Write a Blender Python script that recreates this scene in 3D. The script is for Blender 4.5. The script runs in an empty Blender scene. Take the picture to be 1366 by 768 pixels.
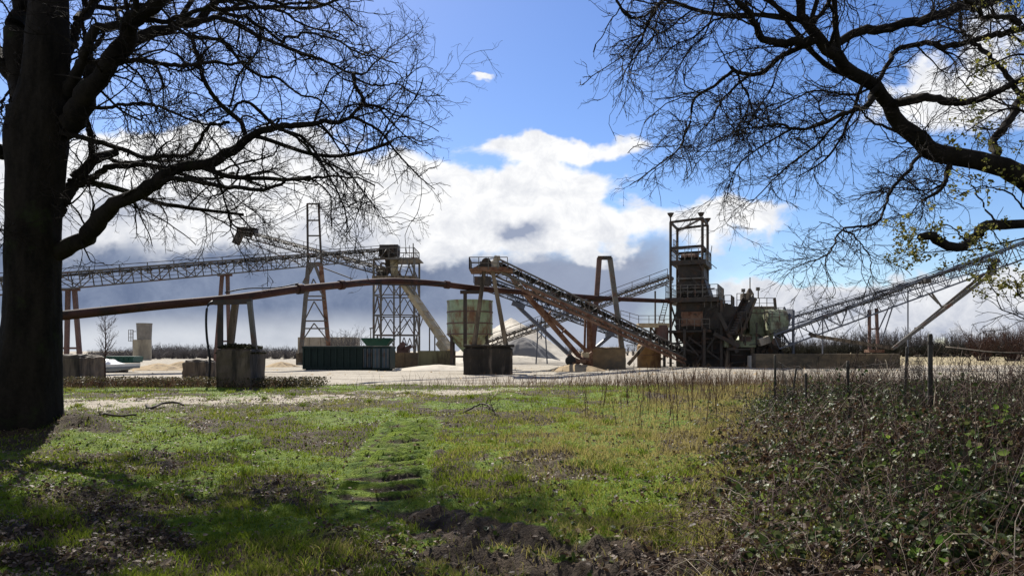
import bpy, bmesh, math, random
import numpy as np
from mathutils import Vector, Matrix

random.seed(7)
SC = bpy.context.scene
COL = SC.collection
F = 975.0            # focal length in photo pixels (1366 wide)
HZ = 468.0           # horizon row
EYE = 1.6
R = math.radians

def Q(px, py, d):
    return Vector(((px - 683.0) * d / F, d, EYE + (HZ - py) * d / F))

def X(px, d):
    return (px - 683.0) * d / F

def Zp(py, d):
    return EYE + (HZ - py) * d / F

# ---------------------------------------------------------------- node maths
class E:
    def __init__(s, nt, k): s.nt, s.k = nt, k
    def _op(s, op, o=None, c=None, rev=False):
        n = s.nt.nodes.new('ShaderNodeMath'); n.operation = op
        a = [s, o, c]
        if rev: a[0], a[1] = a[1], a[0]
        for i, v in enumerate(a):
            if v is None: continue
            if isinstance(v, E): s.nt.links.new(v.k, n.inputs[i])
            else: n.inputs[i].default_value = v
        return E(s.nt, n.outputs[0])
    def __add__(s, o): return s._op('ADD', o)
    __radd__ = __add__
    def __sub__(s, o): return s._op('SUBTRACT', o)
    def __rsub__(s, o): return s._op('SUBTRACT', o, rev=True)
    def __mul__(s, o): return s._op('MULTIPLY', o)
    __rmul__ = __mul__
    def __truediv__(s, o): return s._op('DIVIDE', o)
    def exp(s): return s._op('EXPONENT')
    def mx(s, o): return s._op('MAXIMUM', o)
    def mn(s, o): return s._op('MINIMUM', o)
    def ss(s, a, b):
        n = s.nt.nodes.new('ShaderNodeMapRange'); n.interpolation_type = 'SMOOTHSTEP'
        s.nt.links.new(s.k, n.inputs[0])
        n.inputs[1].default_value = a; n.inputs[2].default_value = b
        n.inputs[3].default_value = 0; n.inputs[4].default_value = 1
        return E(s.nt, n.outputs[0])

def noise(nt, vec, scale, detail=5, rough=.55, dist=0.0):
    n = nt.nodes.new('ShaderNodeTexNoise')
    n.inputs['Scale'].default_value = scale; n.inputs['Detail'].default_value = detail
    n.inputs['Roughness'].default_value = rough; n.inputs['Distortion'].default_value = dist
    if vec is not None: nt.links.new(vec, n.inputs['Vector'])
    return E(nt, n.outputs[0])

def mixc(nt, f, a, b):
    n = nt.nodes.new('ShaderNodeMix'); n.data_type = 'RGBA'
    if isinstance(f, E): nt.links.new(f.k, n.inputs[0])
    else: n.inputs[0].default_value = f
    for v, i in ((a, 6), (b, 7)):
        if isinstance(v, tuple): n.inputs[i].default_value = (v[0], v[1], v[2], 1)
        else: nt.links.new(v, n.inputs[i])
    return n.outputs[2]

def mapping(nt, vec, sc=(1, 1, 1)):
    n = nt.nodes.new('ShaderNodeMapping'); n.inputs['Scale'].default_value = sc
    nt.links.new(vec, n.inputs[0]); return n.outputs[0]

def attr(nt, name):
    n = nt.nodes.new('ShaderNodeAttribute'); n.attribute_name = name
    return E(nt, n.outputs['Fac'])

def new_mat(name):
    m = bpy.data.materials.new(name); m.use_nodes = True
    nt = m.node_tree; b = nt.nodes['Principled BSDF']
    return m, nt, b

def mk(name, c1, c2, c3=None, scale=1.5, s3=1.2, thr=.55, rough=.8, bump=.3, bs=25, st=(1, 1, 1), st3=(1, 1, 1), spec=.3, metal=0, soft=.1, trans=0, tcol=None, fine=.5):
    m, nt, b = new_mat(name)
    tc = nt.nodes.new('ShaderNodeTexCoord').outputs['Object']
    n1 = noise(nt, mapping(nt, tc, st), scale, 7, .65)
    nf = noise(nt, tc, bs, 3, .6)
    f = (n1 * (1 - fine * .5) + nf * (fine * .5)).ss(.32, .68)
    col = mixc(nt, f, c1, c2)
    if c3:
        n3 = noise(nt, mapping(nt, tc, st3), s3, 8, .7)
        col = mixc(nt, n3.ss(thr - soft, thr + soft), col, c3)
    nt.links.new(col, b.inputs['Base Color'])
    b.inputs['Roughness'].default_value = rough
    b.inputs['Specular IOR Level'].default_value = spec
    b.inputs['Metallic'].default_value = metal
    if bump:
        bn = nt.nodes.new('ShaderNodeBump'); bn.inputs['Strength'].default_value = bump
        bn.inputs['Distance'].default_value = .03
        nt.links.new((nf * .5 + n1).k, bn.inputs['Height']); nt.links.new(bn.outputs[0], b.inputs['Normal'])
    if trans:
        add_trans(nt, b, col, trans)
    return m

def add_trans(nt, b, col, trans, boost=1.0):
    t = nt.nodes.new('ShaderNodeBsdfTranslucent')
    if isinstance(col, tuple): t.inputs[0].default_value = (*col, 1)
    else: nt.links.new(col, t.inputs[0])
    mx = nt.nodes.new('ShaderNodeMixShader'); mx.inputs[0].default_value = trans
    nt.links.new(b.outputs[0], mx.inputs[1]); nt.links.new(t.outputs[0], mx.inputs[2])
    out = [n for n in nt.nodes if n.type == 'OUTPUT_MATERIAL'][0]
    nt.links.new(mx.outputs[0], out.inputs[0])

RUST = (.13, .055, .028)
M = {}
M['steel'] = mk('weathered_steel', (.085, .078, .068), (.16, .145, .125), RUST, scale=.8, thr=.60, rough=.6)
M['dark'] = mk('dark_steel', (.026, .022, .018), (.060, .050, .042), (.085, .045, .026), scale=.9, thr=.58, rough=.65)
M['blue'] = mk('blue_grey_steel', (.075, .085, .11), (.13, .14, .17), RUST, scale=.8, thr=.66, rough=.55)
M['rust'] = mk('rusty_steel', (.17, .085, .05), (.24, .15, .10), (.10, .04, .022), scale=.9, thr=.52)
M['redleg'] = mk('red_brown_paint', (.10, .052, .044), (.15, .088, .072), (.08, .055, .045), thr=.58, rough=.6)
M['pipe'] = mk('red_brown_pipe_paint', (.046, .020, .015), (.082, .038, .029), (.030, .022, .018), scale=.6, thr=.57, st=(1, 1, 3), rough=.75, spec=.15)
M['conc'] = mk('stained_concrete', (.15, .11, .075), (.27, .21, .145), (.035, .028, .021), scale=1.0, s3=.8, thr=.50, st=(1, 1, .4), st3=(2.2, 2.2, .28), soft=.13)
M['concdark'] = mk('wet_dark_concrete', (.016, .013, .010), (.050, .040, .030), (.17, .13, .095), scale=.9, s3=1.0, thr=.62, st=(1.5, 1.5, .5), st3=(2.5, 2.5, .22), soft=.1)
M['bay'] = mk('stained_olive_panel', (.17, .16, .085), (.25, .22, .12), (.09, .07, .045), scale=.7, s3=.8, thr=.55, st3=(1.2, 1.2, .4))
M['concmid'] = mk('old_brown_concrete', (.085, .062, .044), (.175, .135, .095), (.022, .018, .014), scale=1.0, s3=.8, thr=.53, st=(1, 1, .4), st3=(2.2, 2.2, .28), soft=.13)
M['concpale'] = mk('pale_concrete', (.34, .29, .22), (.46, .40, .31), (.22, .19, .15), s3=.5, thr=.58, st3=(1.5, 1.5, .3))
M['bund'] = mk('weathered_bund_wall', (.12, .092, .062), (.20, .155, .10), (.075, .062, .045), scale=.6, s3=.6, thr=.5, st3=(.8, .8, 1.5))
M['shaft'] = mk('pale_tower_render', (.30, .26, .19), (.40, .35, .26), (.20, .17, .13), s3=.4, thr=.58, st3=(1.2, 1.2, .3))
M['shaftgrey'] = mk('grey_tower_render', (.17, .155, .135), (.25, .225, .195), None)
M['concbrown'] = mk('brown_earthy_concrete', (.17, .12, .07), (.26, .18, .10), (.10, .085, .065), s3=.5, thr=.55, st3=(.6, .6, 1))
M['silo'] = mk('faded_green_paint', (.21, .28, .165), (.34, .40, .255), (.16, .08, .042), scale=.9, s3=.75, thr=.54, st3=(1.2, 1.2, .45), soft=.1, rough=.55)
M['pale'] = mk('pale_green_paint', (.20, .23, .14), (.33, .36, .23), (.09, .065, .04), scale=.8, s3=1.0, thr=.53, st3=(1.2, 1.2, .5), rough=.6)
M['tan'] = mk('tan_paint', (.42, .33, .19), (.52, .43, .28), (.24, .15, .08), s3=.8, thr=.6, rough=.6)
M['cont'] = mk('dark_green_container_paint', (.007, .016, .014), (.014, .028, .023), (.04, .038, .03), scale=.7, thr=.70, rough=.6, spec=.2)
M['contblue'] = mk('blue_grey_door_paint', (.03, .05, .065), (.055, .08, .10), (.02, .02, .02), thr=.62, rough=.5)
M['teal'] = mk('green_hopper_paint', (.010, .06, .042), (.018, .085, .058), (.05, .05, .035), thr=.63, rough=.5)
M['rusttank'] = mk('ochre_rust_plate', (.24, .13, .045), (.34, .21, .09), (.11, .05, .025), scale=.7, s3=.7, thr=.55, st3=(1, 1, .5))
M['sand'] = mk('pale_sand', (.48, .43, .35), (.60, .55, .46), (.37, .33, .27), scale=.35, s3=.5, thr=.60, bs=14, bump=.5, rough=.95, spec=.1)
M['greysand'] = mk('shaded_grey_sand', (.20, .19, .18), (.25, .24, .225), None, scale=.4, bs=10, bump=.4, rough=.95, spec=.1)  # darker grey puts the shaded face of the pale heap into colour
M['brownsand'] = mk('brown_sand', (.30, .22, .13), (.44, .34, .21), (.16, .12, .08), scale=.5, s3=.8, thr=.57, bs=9, bump=.5, rough=.95, spec=.1)
M['black'] = mk('black_rubber', (.012, .012, .012), (.025, .024, .023), None, rough=.6)
M['white'] = mk('white_gelcoat', (.62, .62, .60), (.75, .75, .72), (.35, .33, .30), thr=.66, rough=.35, bump=0)
M['tarp'] = mk('white_tarpaulin', (.68, .68, .68), (.80, .80, .80), None, rough=.5, bump=.4, bs=6)
M['greyhull'] = mk('grey_hull_band', (.16, .17, .18), (.22, .23, .24), None, rough=.4)
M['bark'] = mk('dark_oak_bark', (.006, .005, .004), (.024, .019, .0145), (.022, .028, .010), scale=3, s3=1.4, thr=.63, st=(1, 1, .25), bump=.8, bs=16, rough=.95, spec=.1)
M['twig'] = mk('dark_twig_bark', (.012, .009, .007), (.028, .021, .017), None, scale=3, bump=0, rough=.9, spec=.1)
M['limb'] = mk('grey_oak_bark', (.012, .010, .008), (.034, .028, .022), (.03, .034, .016), scale=4, s3=2, thr=.66, bump=.7, bs=18, rough=.95, spec=.1)
M['wood'] = mk('weathered_post_wood', (.045, .04, .034), (.10, .09, .075), (.05, .055, .03), scale=4, thr=.62, st=(3, 3, .4), rough=.9)
M['deadwood'] = mk('dead_stick_wood', (.05, .04, .03), (.12, .095, .07), None, scale=6, rough=.9)
M['wire'] = mk('dull_rusty_wire', (.045, .04, .035), (.08, .07, .06), None, rough=.8, spec=.1, bump=0)
M['lampglass'] = mk('lamp_housing', (.10, .10, .10), (.2, .2, .2), None, rough=.4)

# ---------------------------------------------------------------- mesh building
class MB:
    def __init__(s): s.v = []; s.f = []
    def add(s, vs, fs):
        o = len(s.v); s.v.extend([tuple(p) for p in vs]); s.f.extend([tuple(i + o for i in q) for q in fs]); return s
    def hexa(s, c):   # 8 corners: 4 of one end in order, 4 of the other
        return s.add(c, [(3, 2, 1, 0), (4, 5, 6, 7), (0, 1, 5, 4), (1, 2, 6, 5), (2, 3, 7, 6), (3, 0, 4, 7)])
    def box(s, c, sz, rz=0.0):
        c = Vector(c); x, y, z = [k / 2 for k in sz]
        ca, sa = math.cos(rz), math.sin(rz)
        def p(a, b, d): return (c.x + a * ca - b * sa, c.y + a * sa + b * ca, c.z + d)
        return s.hexa([p(-x, -y, -z), p(x, -y, -z), p(x, y, -z), p(-x, y, -z), p(-x, -y, z), p(x, -y, z), p(x, y, z), p(-x, y, z)])
    def pbox(s, px0, px1, py0, py1, d, th, rz=0.0):
        a = Q(px0, py0, d); b = Q(px1, py1, d)
        c = ((a.x + b.x) / 2, d + th / 2, (a.z + b.z) / 2)
        return s.box(c, (abs(b.x - a.x), th, abs(a.z - b.z)), rz)
    def beam(s, a, b, w, h=None, up=None):
        a = Vector(a); b = Vector(b); h = h or w
        t = b - a
        if t.length < 1e-6: return s
        t.normalize()
        u = Vector(up) if up else Vector((0, 0, 1))
        if abs(t.dot(u)) > .98: u = Vector((0, 1, 0))
        sd = t.cross(u).normalized(); n = sd.cross(t)
        sd = sd * (w / 2); n = n * (h / 2)
        return s.hexa([a - sd - n, a + sd - n, a + sd + n, a - sd + n, b - sd - n, b + sd - n, b + sd + n, b - sd + n])
    def tube(s, pts, rad, n=8, caps=True):
        pts = [Vector(p) for p in pts]
        if not hasattr(rad, '__len__'): rad = [rad] * len(pts)
        k = len(pts); vs = []; fs = []
        for i, p in enumerate(pts):
            t = (pts[min(i + 1, k - 1)] - pts[max(i - 1, 0)]).normalized()
            u = Vector((0, 0, 1)) if abs(t.z) < .95 else Vector((0, 1, 0))
            sd = t.cross(u).normalized(); w = sd.cross(t)
            for j in range(n):
                a = 2 * math.pi * j / n
                vs.append(p + (sd * math.cos(a) + w * math.sin(a)) * rad[i])
        for i in range(k - 1):
            for j in range(n):
                j2 = (j + 1) % n
                fs.append((i * n + j, i * n + j2, (i + 1) * n + j2, (i + 1) * n + j))
        if caps:
            fs.append(tuple(range(n - 1, -1, -1))); fs.append(tuple((k - 1) * n + j for j in range(n)))
        return s.add(vs, fs)
    def rail(s, pts, h=1.0, step=1.5, r=.035, mid=True, closed=False):
        pts = [Vector(p) for p in pts]
        if closed: pts.append(pts[0])
        up = Vector((0, 0, h))
        for a, b in zip(pts, pts[1:]):
            s.beam(a + up, b + up, r * 2)
            if mid: s.beam(a + up * .5, b + up * .5, r * 1.5)
            k = max(1, round((b - a).length / step))
            for i in range(k + 1):
                p = a.lerp(b, i / k); s.beam(p, p + up, r * 2)
        return s
    def frustum(s, c0, r0, c1, r1, n=24):
        return s.tube([c0, c1], [r0, r1], n)
    def build(s, name, mat, parent=None, bevel=0, smooth=False, kind=None, origin=None):
        off = parent_loc(parent) if parent else Vector(origin or (0, 0, 0))
        me = bpy.data.meshes.new(name)
        me.from_pydata([(p[0] - off.x, p[1] - off.y, p[2] - off.z) for p in s.v], [], s.f)
        if bevel:
            bm = bmesh.new(); bm.from_mesh(me)
            bmesh.ops.bevel(bm, geom=bm.edges[:], offset=bevel, segments=2, profile=.6, affect='EDGES')
            bm.to_mesh(me); bm.free()
        me.materials.append(mat)
        if smooth: me.shade_smooth()
        me.update()
        o = bpy.data.objects.new(name, me); COL.objects.link(o)
        if parent: o.parent = parent
        else: o.location = off
        if kind: o['kind'] = kind
        return o

LOC = {}
def parent_loc(p):
    v = Vector((0, 0, 0))
    while p is not None:
        v += p.location; p = p.parent
    return v

def thing(name, label, cat, loc, group=None, kind=None):
    o = bpy.data.objects.new(name, None); o.empty_display_size = .3; COL.objects.link(o)
    o.location = loc; o['label'] = label; o['category'] = cat
    if group: o['group'] = group
    if kind: o['kind'] = kind
    return o

def tag(o, label=None, cat=None, group=None, kind=None):
    if label: o['label'] = label
    if cat: o['category'] = cat
    if group: o['group'] = group
    if kind: o['kind'] = kind
    return o

def np_mesh(name, V, faces, mat, parent=None, smooth=False, attrs=None, origin=None):
    """V (n,3); faces = list of (m,k) int arrays"""
    off = np.array(parent_loc(parent)) if parent else np.array(origin if origin is not None else (0, 0, 0))
    V = np.asarray(V, dtype=np.float64) - off
    me = bpy.data.meshes.new(name)
    me.vertices.add(len(V)); me.vertices.foreach_set('co', V.astype(np.float32).ravel())
    li = np.concatenate([f.ravel() for f in faces]); ls = np.concatenate([np.full(len(f), f.shape[1]) for f in faces])
    me.loops.add(len(li)); me.loops.foreach_set('vertex_index', li.astype(np.int32))
    st = np.concatenate([[0], np.cumsum(ls)[:-1]])
    me.polygons.add(len(ls)); me.polygons.foreach_set('loop_start', st.astype(np.int32))
    me.update(calc_edges=True); me.validate()
    for k, a in (attrs or {}).items():
        at = me.attributes.new(k, 'FLOAT', 'POINT'); at.data.foreach_set('value', np.asarray(a, dtype=np.float32))
    me.materials.append(mat)
    if smooth: me.shade_smooth()
    o = bpy.data.objects.new(name, me); COL.objects.link(o)
    if parent: o.parent = parent
    else: o.location = off
    return o

# ---------------------------------------------------------------- numpy noise
def vnoise(x, y, seed=0):
    x = np.asarray(x, float); y = np.asarray(y, float)
    xi = np.floor(x).astype(np.int64); yi = np.floor(y).astype(np.int64)
    fx = x - xi; fy = y - yi
    fx = fx * fx * (3 - 2 * fx); fy = fy * fy * (3 - 2 * fy)
    def h(a, b):
        n = (a * 374761393 + b * 668265263 + seed * 1442695041) & 0x7fffffff
        n = ((n ^ (n >> 13)) * 1274126177) & 0x7fffffff
        return ((n ^ (n >> 16)) & 0xffff) / 65535.0
    return (h(xi, yi) * (1 - fx) + h(xi + 1, yi) * fx) * (1 - fy) + (h(xi, yi + 1) * (1 - fx) + h(xi + 1, yi + 1) * fx) * fy

def fbm(x, y, sc, oct=4, seed=0, gain=.5):
    s = 0; a = 1; t = 0
    for i in range(oct):
        s = s + a * vnoise(np.asarray(x) * sc + 17.3 * i, np.asarray(y) * sc + 9.1 * i, seed + i); t += a
        a *= gain; sc *= 2.03
    return s / t

def sst(a, b, x):
    t = np.clip((x - a) / (b - a), 0, 1); return t * t * (3 - 2 * t)

def seg_dist(x, y, pts):
    """distance to polyline, param along, signed side"""
    best = np.full(np.shape(x), 1e9); par = np.zeros(np.shape(x)); sgn = np.zeros(np.shape(x)); acc = 0
    for (ax, ay), (bx, by) in zip(pts, pts[1:]):
        dx, dy = bx - ax, by - ay; L = math.hypot(dx, dy)
        t = np.clip(((x - ax) * dx + (y - ay) * dy) / L ** 2, 0, 1)
        qx = ax + t * dx; qy = ay + t * dy
        d = np.hypot(x - qx, y - qy); m = d < best
        best = np.where(m, d, best); par = np.where(m, acc + t * L, par)
        sgn = np.where(m, np.sign((x - ax) * dy - (y - ay) * dx), sgn); acc += L
    return best, par, sgn

TRACK = [(-2.2, 16.5), (-2.0, 13), (-1.75, 10), (-1.45, 8.0)]
RUT = [(-1.25, 8.0), (-1.0, 7.4), (-.55, 6.75), (.15, 6.15), (.85, 5.55), (1.7, 4.9), (3.0, 4.3)]
RUT2 = [(-.9, 6.3), (-.1, 5.5), (.6, 4.95), (1.6, 4.2)]

def bramble_edge(y):
    return np.interp(y, [2, 4, 5.2, 7, 10, 14, 20, 26, 36], [.9, 1.15, 1.35, 1.9, 2.9, 4.1, 6.2, 8.2, 12.0])

def ground_h(x, y, fine=True):
    x = np.asarray(x, float); y = np.asarray(y, float)
    fade = 1 - sst(26, 36, y)
    h = (fbm(x, y, .45, 3, 3) - .5) * .28 * fade
    if fine:
        dt = seg_dist(x, y, TRACK)[0]
        h = h + (fbm(x, y, 2.6, 5, 11, .66) - .5) * .24 * fade * (1 - .6 * sst(10, 22, y)) * (1 - .8 * sst(.75, .5, dt))
    # tyre tread
    d, p, s = seg_dist(x, y, TRACK)
    m = sst(.62, .45, d) * (.6 + .4 * sst(.35, .6, fbm(x, y, .8, 2, 5)))
    ph = p + .30 * d + .10 * (fbm(x, y, 2.0, 2, 61) - .5)
    fr = (ph / .52) % 1.0
    h = h + m * (1 + .6 * sst(9, 15, y)) * (.125 * np.where(fr < .82, fr / .82, (1 - fr) / .18) ** 1.3 * (.6 + .8 * fbm(x, y, 3.0, 2, 62)) - .06)
    # mud rut
    for pts, w, dep in ((RUT, .15, .065), (RUT2, .12, .045)):
        d, p, s = seg_dist(x, y, pts)
        ends = sst(0, 1.0, p)
        lump = .5 + fbm(x, y, 3.5, 3, 21)
        h = h - dep * ends * sst(w + .12, w * .3, d) * lump
        h = h + dep * .9 * ends * np.exp(-((d - w - .22) / .15) ** 2) * lump * np.where(s < 0, 1.15, .45)
        h = h + .11 * (fbm(x, y, 6, 4, 33, .65) - .5) * ends * sst(.6, .2, d)
    # mossy root mound by the trunk
    h = h + .26 * np.exp(-(((x + 8.25) / .55) ** 2 + ((y - 14.1) / .5) ** 2))
    h = h + .20 * np.exp(-(((x + 9.4) / 1.6) ** 2 + ((y - 14.2) / 1.4) ** 2))
    return h
# ---------------------------------------------------------------- camera, light, sky
cam = bpy.data.cameras.new('camera'); camo = bpy.data.objects.new('camera', cam); COL.objects.link(camo)
camo.location = (0, 0, EYE); camo.rotation_euler = (R(90), 0, 0)
cam.sensor_width = 36; cam.lens = 36 * F / 1366; cam.shift_y = (HZ - 384) / 1366
cam.clip_end = 12000; cam.clip_start = .05
SC.camera = camo
SUN_AZ, SUN_EL = R(-23), R(43)
sdir = Vector((math.sin(SUN_AZ) * math.cos(SUN_EL), math.cos(SUN_AZ) * math.cos(SUN_EL), math.sin(SUN_EL)))
sl = bpy.data.lights.new('sun', 'SUN'); sl.energy = 5.0; sl.angle = R(.5); sl.color = (1, .95, .86)
so = bpy.data.objects.new('sun', sl); COL.objects.link(so); so.location = (-30, 60, 60)
so.rotation_euler = (-sdir).to_track_quat('-Z', 'Y').to_euler()

def make_world():
    w = bpy.data.worlds.new('World'); SC.world = w; w.use_nodes = True
    nt = w.node_tree; bg = nt.nodes['Background']
    sky = nt.nodes.new('ShaderNodeTexSky'); sky.sky_type = 'NISHITA'; sky.sun_disc = False
    sky.sun_elevation = SUN_EL; sky.sun_rotation = SUN_AZ
    sky.air_density = 1.0; sky.dust_density = .35; sky.ozone_density = 3.2; sky.altitude = 300
    tc = nt.nodes.new('ShaderNodeTexCoord').outputs['Generated']
    sep = nt.nodes.new('ShaderNodeSeparateXYZ'); nt.links.new(tc, sep.inputs[0])
    x, y, z = [E(nt, k) for k in sep.outputs]
    yc = y.mx(.15)
    p = x / yc * 9.75 + 6.83          # hundreds of photo-scale units on the tangent plane of the view north
    q = 4.68 - z / yc * 9.75
    cmb = nt.nodes.new('ShaderNodeCombineXYZ')
    nt.links.new(p.k, cmb.inputs[0]); nt.links.new((q * 1.45).k, cmb.inputs[1])
    v = cmb.outputs[0]
    nw = noise(nt, v, .9, 4, .55)
    cm2 = nt.nodes.new('ShaderNodeCombineXYZ'); nt.links.new((p + 31.7).k, cm2.inputs[0]); nt.links.new((q * 1.2 + 11.3).k, cm2.inputs[1])
    nw2 = noise(nt, cm2.outputs[0], 1.1, 4, .55)
    n1 = noise(nt, v, .85, 10, .60, .25)
    n2 = noise(nt, cm2.outputs[0], 2.2, 9, .66, .35)
    pw = p + (nw - .5) * 1.5
    qw = q + (nw2 - .5) * .8
    def G(cx, cy, sx, sy, a, warp=True):
        pp, qq = (pw, qw) if warp else (p, q)
        dx = (pp - cx) / sx; dy = (qq - cy) / sy
        return (dx * dx + dy * dy)._op('MULTIPLY', -1.0).exp() * a
    W = G(6.75, 2.85, 1.5, .55, 1.15)
    for a in [(5.3, 2.95, 1.3, .65, 1.0), (7.55, 1.97, .95, .16, .95), (7.3, 2.4, .55, .3, .6), (8.1, 3.0, .8, .3, .6),
              (3.7, 2.5, 1.8, .75, 1.3), (1.5, 2.75, 1.7, .65, 1.25), (-1.2, 2.4, 2.2, .9, .9), (2.2, 1.95, 1.1, .16, .7),
              (9.9, 2.85, 1.0, .22, .72), (9.4, 3.2, .7, .3, .6), (13.3, .8, 1.2, .9, .80), (12.3, 1.6, 1.2, .4, .55),
              (11.4, 4.28, 1.5, .42, 1.05), (13.3, 4.25, 1.7, .5, 1.1), (9.7, 4.05, 1.0, .34, .85), (10.6, 4.0, .5, .18, .5), (12.9, 3.75, 1.0, .22, .45),
              (6.42, 1.03, .14, .07, .9), (8.0, 3.42, .35, .14, .7), (5.0, .2, 1.2, 1.2, .18)]:
        W = W + G(*a)
    W = W + (n1 - .5) * 1.6 + (n2 - .5) * .45
    mW = W.ss(.38, .74)
    # grey rain layer under the cumulus
    gq = q + (nw2 - .5) * .75 + (n1 - .5) * .5 + (1.0 - p.ss(4.0, 6.5)) * .25
    gp = p + (nw - .5) * 1.6
    mG = gq.ss(3.05, 3.55) * (1.0 - gp.ss(8.3, 9.9)) 
    spot = G(6.9, 3.0, .24, .13, 1.2) + G(1.75, 2.75, .55, .25, .75) + G(3.95, 2.0, .5, .2, .35) + G(.3, 3.1, .9, .3, .6) + G(4.6, 3.2, .6, .2, .4)
    shade = ((n2 - .40) * 1.4 + spot * .9 + (q - 2.9).mx(0) * .30).mx(0).mn(1)
    S = 6.76
    white = mixc(nt, shade, (1.06 * S, 1.06 * S, 1.06 * S), (.34 * S, .39 * S, .52 * S))
    strip = q.ss(4.05, 4.5) * (1.0 - p.ss(4.6, 6.5) * .6)
    gcol = mixc(nt, (n2 * .75 + n1 * .5).ss(.35, .85), (.140 * S, .185 * S, .30 * S), (.26 * S, .315 * S, .44 * S))
    right = p.ss(5.0, 7.6)
    gcol = mixc(nt, right * .55, gcol, (.40 * S, .45 * S, .58 * S))
    gcol = mixc(nt, strip * (n1 * .8 + .4).mn(1.0), gcol, (.74 * S, .77 * S, .82 * S))
    # blue
    hs = nt.nodes.new('ShaderNodeHueSaturation'); hs.inputs['Saturation'].default_value = 1.2; hs.inputs['Value'].default_value = .92; hs.inputs['Hue'].default_value = .512
    nt.links.new(sky.outputs[0], hs.inputs['Color'])
    blue = hs.outputs[0]
    c = mixc(nt, mG, blue, gcol)
    upper = 1.0 - mG * gq.ss(3.40, 3.95)
    c = mixc(nt, mW * upper, c, white)
    # broken cloud added behind the viewpoint, unseen, to light the near faces neutrally
    nb = noise(nt, tc, 2.2, 8, .6, .3)
    back = y.ss(.12, -.12) * nb.ss(.40, .58) * z.ss(-.02, .05)
    c = mixc(nt, back * .9, c, (.50 * S, .49 * S, .49 * S))
    nt.links.new(c, bg.inputs[0]); bg.inputs[1].default_value = .085
make_world()
SC.view_settings.view_transform = 'Standard'; SC.view_settings.look = 'None'
SC.view_settings.exposure = 0.80; SC.view_settings.gamma = 1.0
SC.cycles.max_bounces = 5; SC.cycles.diffuse_bounces = 3; SC.cycles.transparent_max_bounces = 6
SC.cycles.use_denoising = True; SC.cycles.caustics_reflective = False; SC.cycles.caustics_refractive = False

# ---------------------------------------------------------------- ground
def masks(x, y):
    """mud, gravel (worn stony strip and wheel track), field, moss, each 0..1"""
    n = fbm(x, y, .55, 4, 41); n2 = fbm(x, y, 2.2, 3, 45)
    d1, p1, _ = seg_dist(x, y, RUT); d2, p2, _ = seg_dist(x, y, RUT2); d3, p3, _ = seg_dist(x, y, TRACK)
    mud = np.maximum(sst(.44, .18, d1 + (n2 - .5) * .5) * sst(0, .8, p1), .9 * sst(.4, .2, d2 + (n2 - .5) * .3) * sst(0, .6, p2))
    mud = np.maximum(mud, .0 * d3)
    fr = ((p3 + .30 * d3 + .10 * (fbm(x, y, 2.0, 2, 61) - .5)) / .52) % 1.0
    mud = np.maximum(mud, .62 * sst(.62, .42, d3) * (sst(.34, .10, fr) + sst(.80, .92, fr)) * sst(.30, .50, n2))
    gr = sst(33, 36.5, y + (n - .5) * 5) 
    # stony track that runs along the yard and widens on the left
    cy = np.interp(x, [-14, -8, -3, 2], [21.5, 24, 27.5, 32])
    gr = np.maximum(gr, .85 * np.exp(-((y - cy) / 3.2) ** 2) * sst(4, -3, x) * sst(.28, .55, n2 * .6 + n * .4))
    fld = sst(80, 86, y) * sst(.25, .33, x / np.maximum(y, 1))
    moss = sst(.50, .62, n) * sst(.25, .5, n2 * .5 + n * .5)
    moss = np.maximum(moss, .95 * sst(.75, .45, d3))
    gr = gr * (1 - sst(.8, .5, d3) * (y < 18))
    return mud, gr, fld, moss

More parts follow.
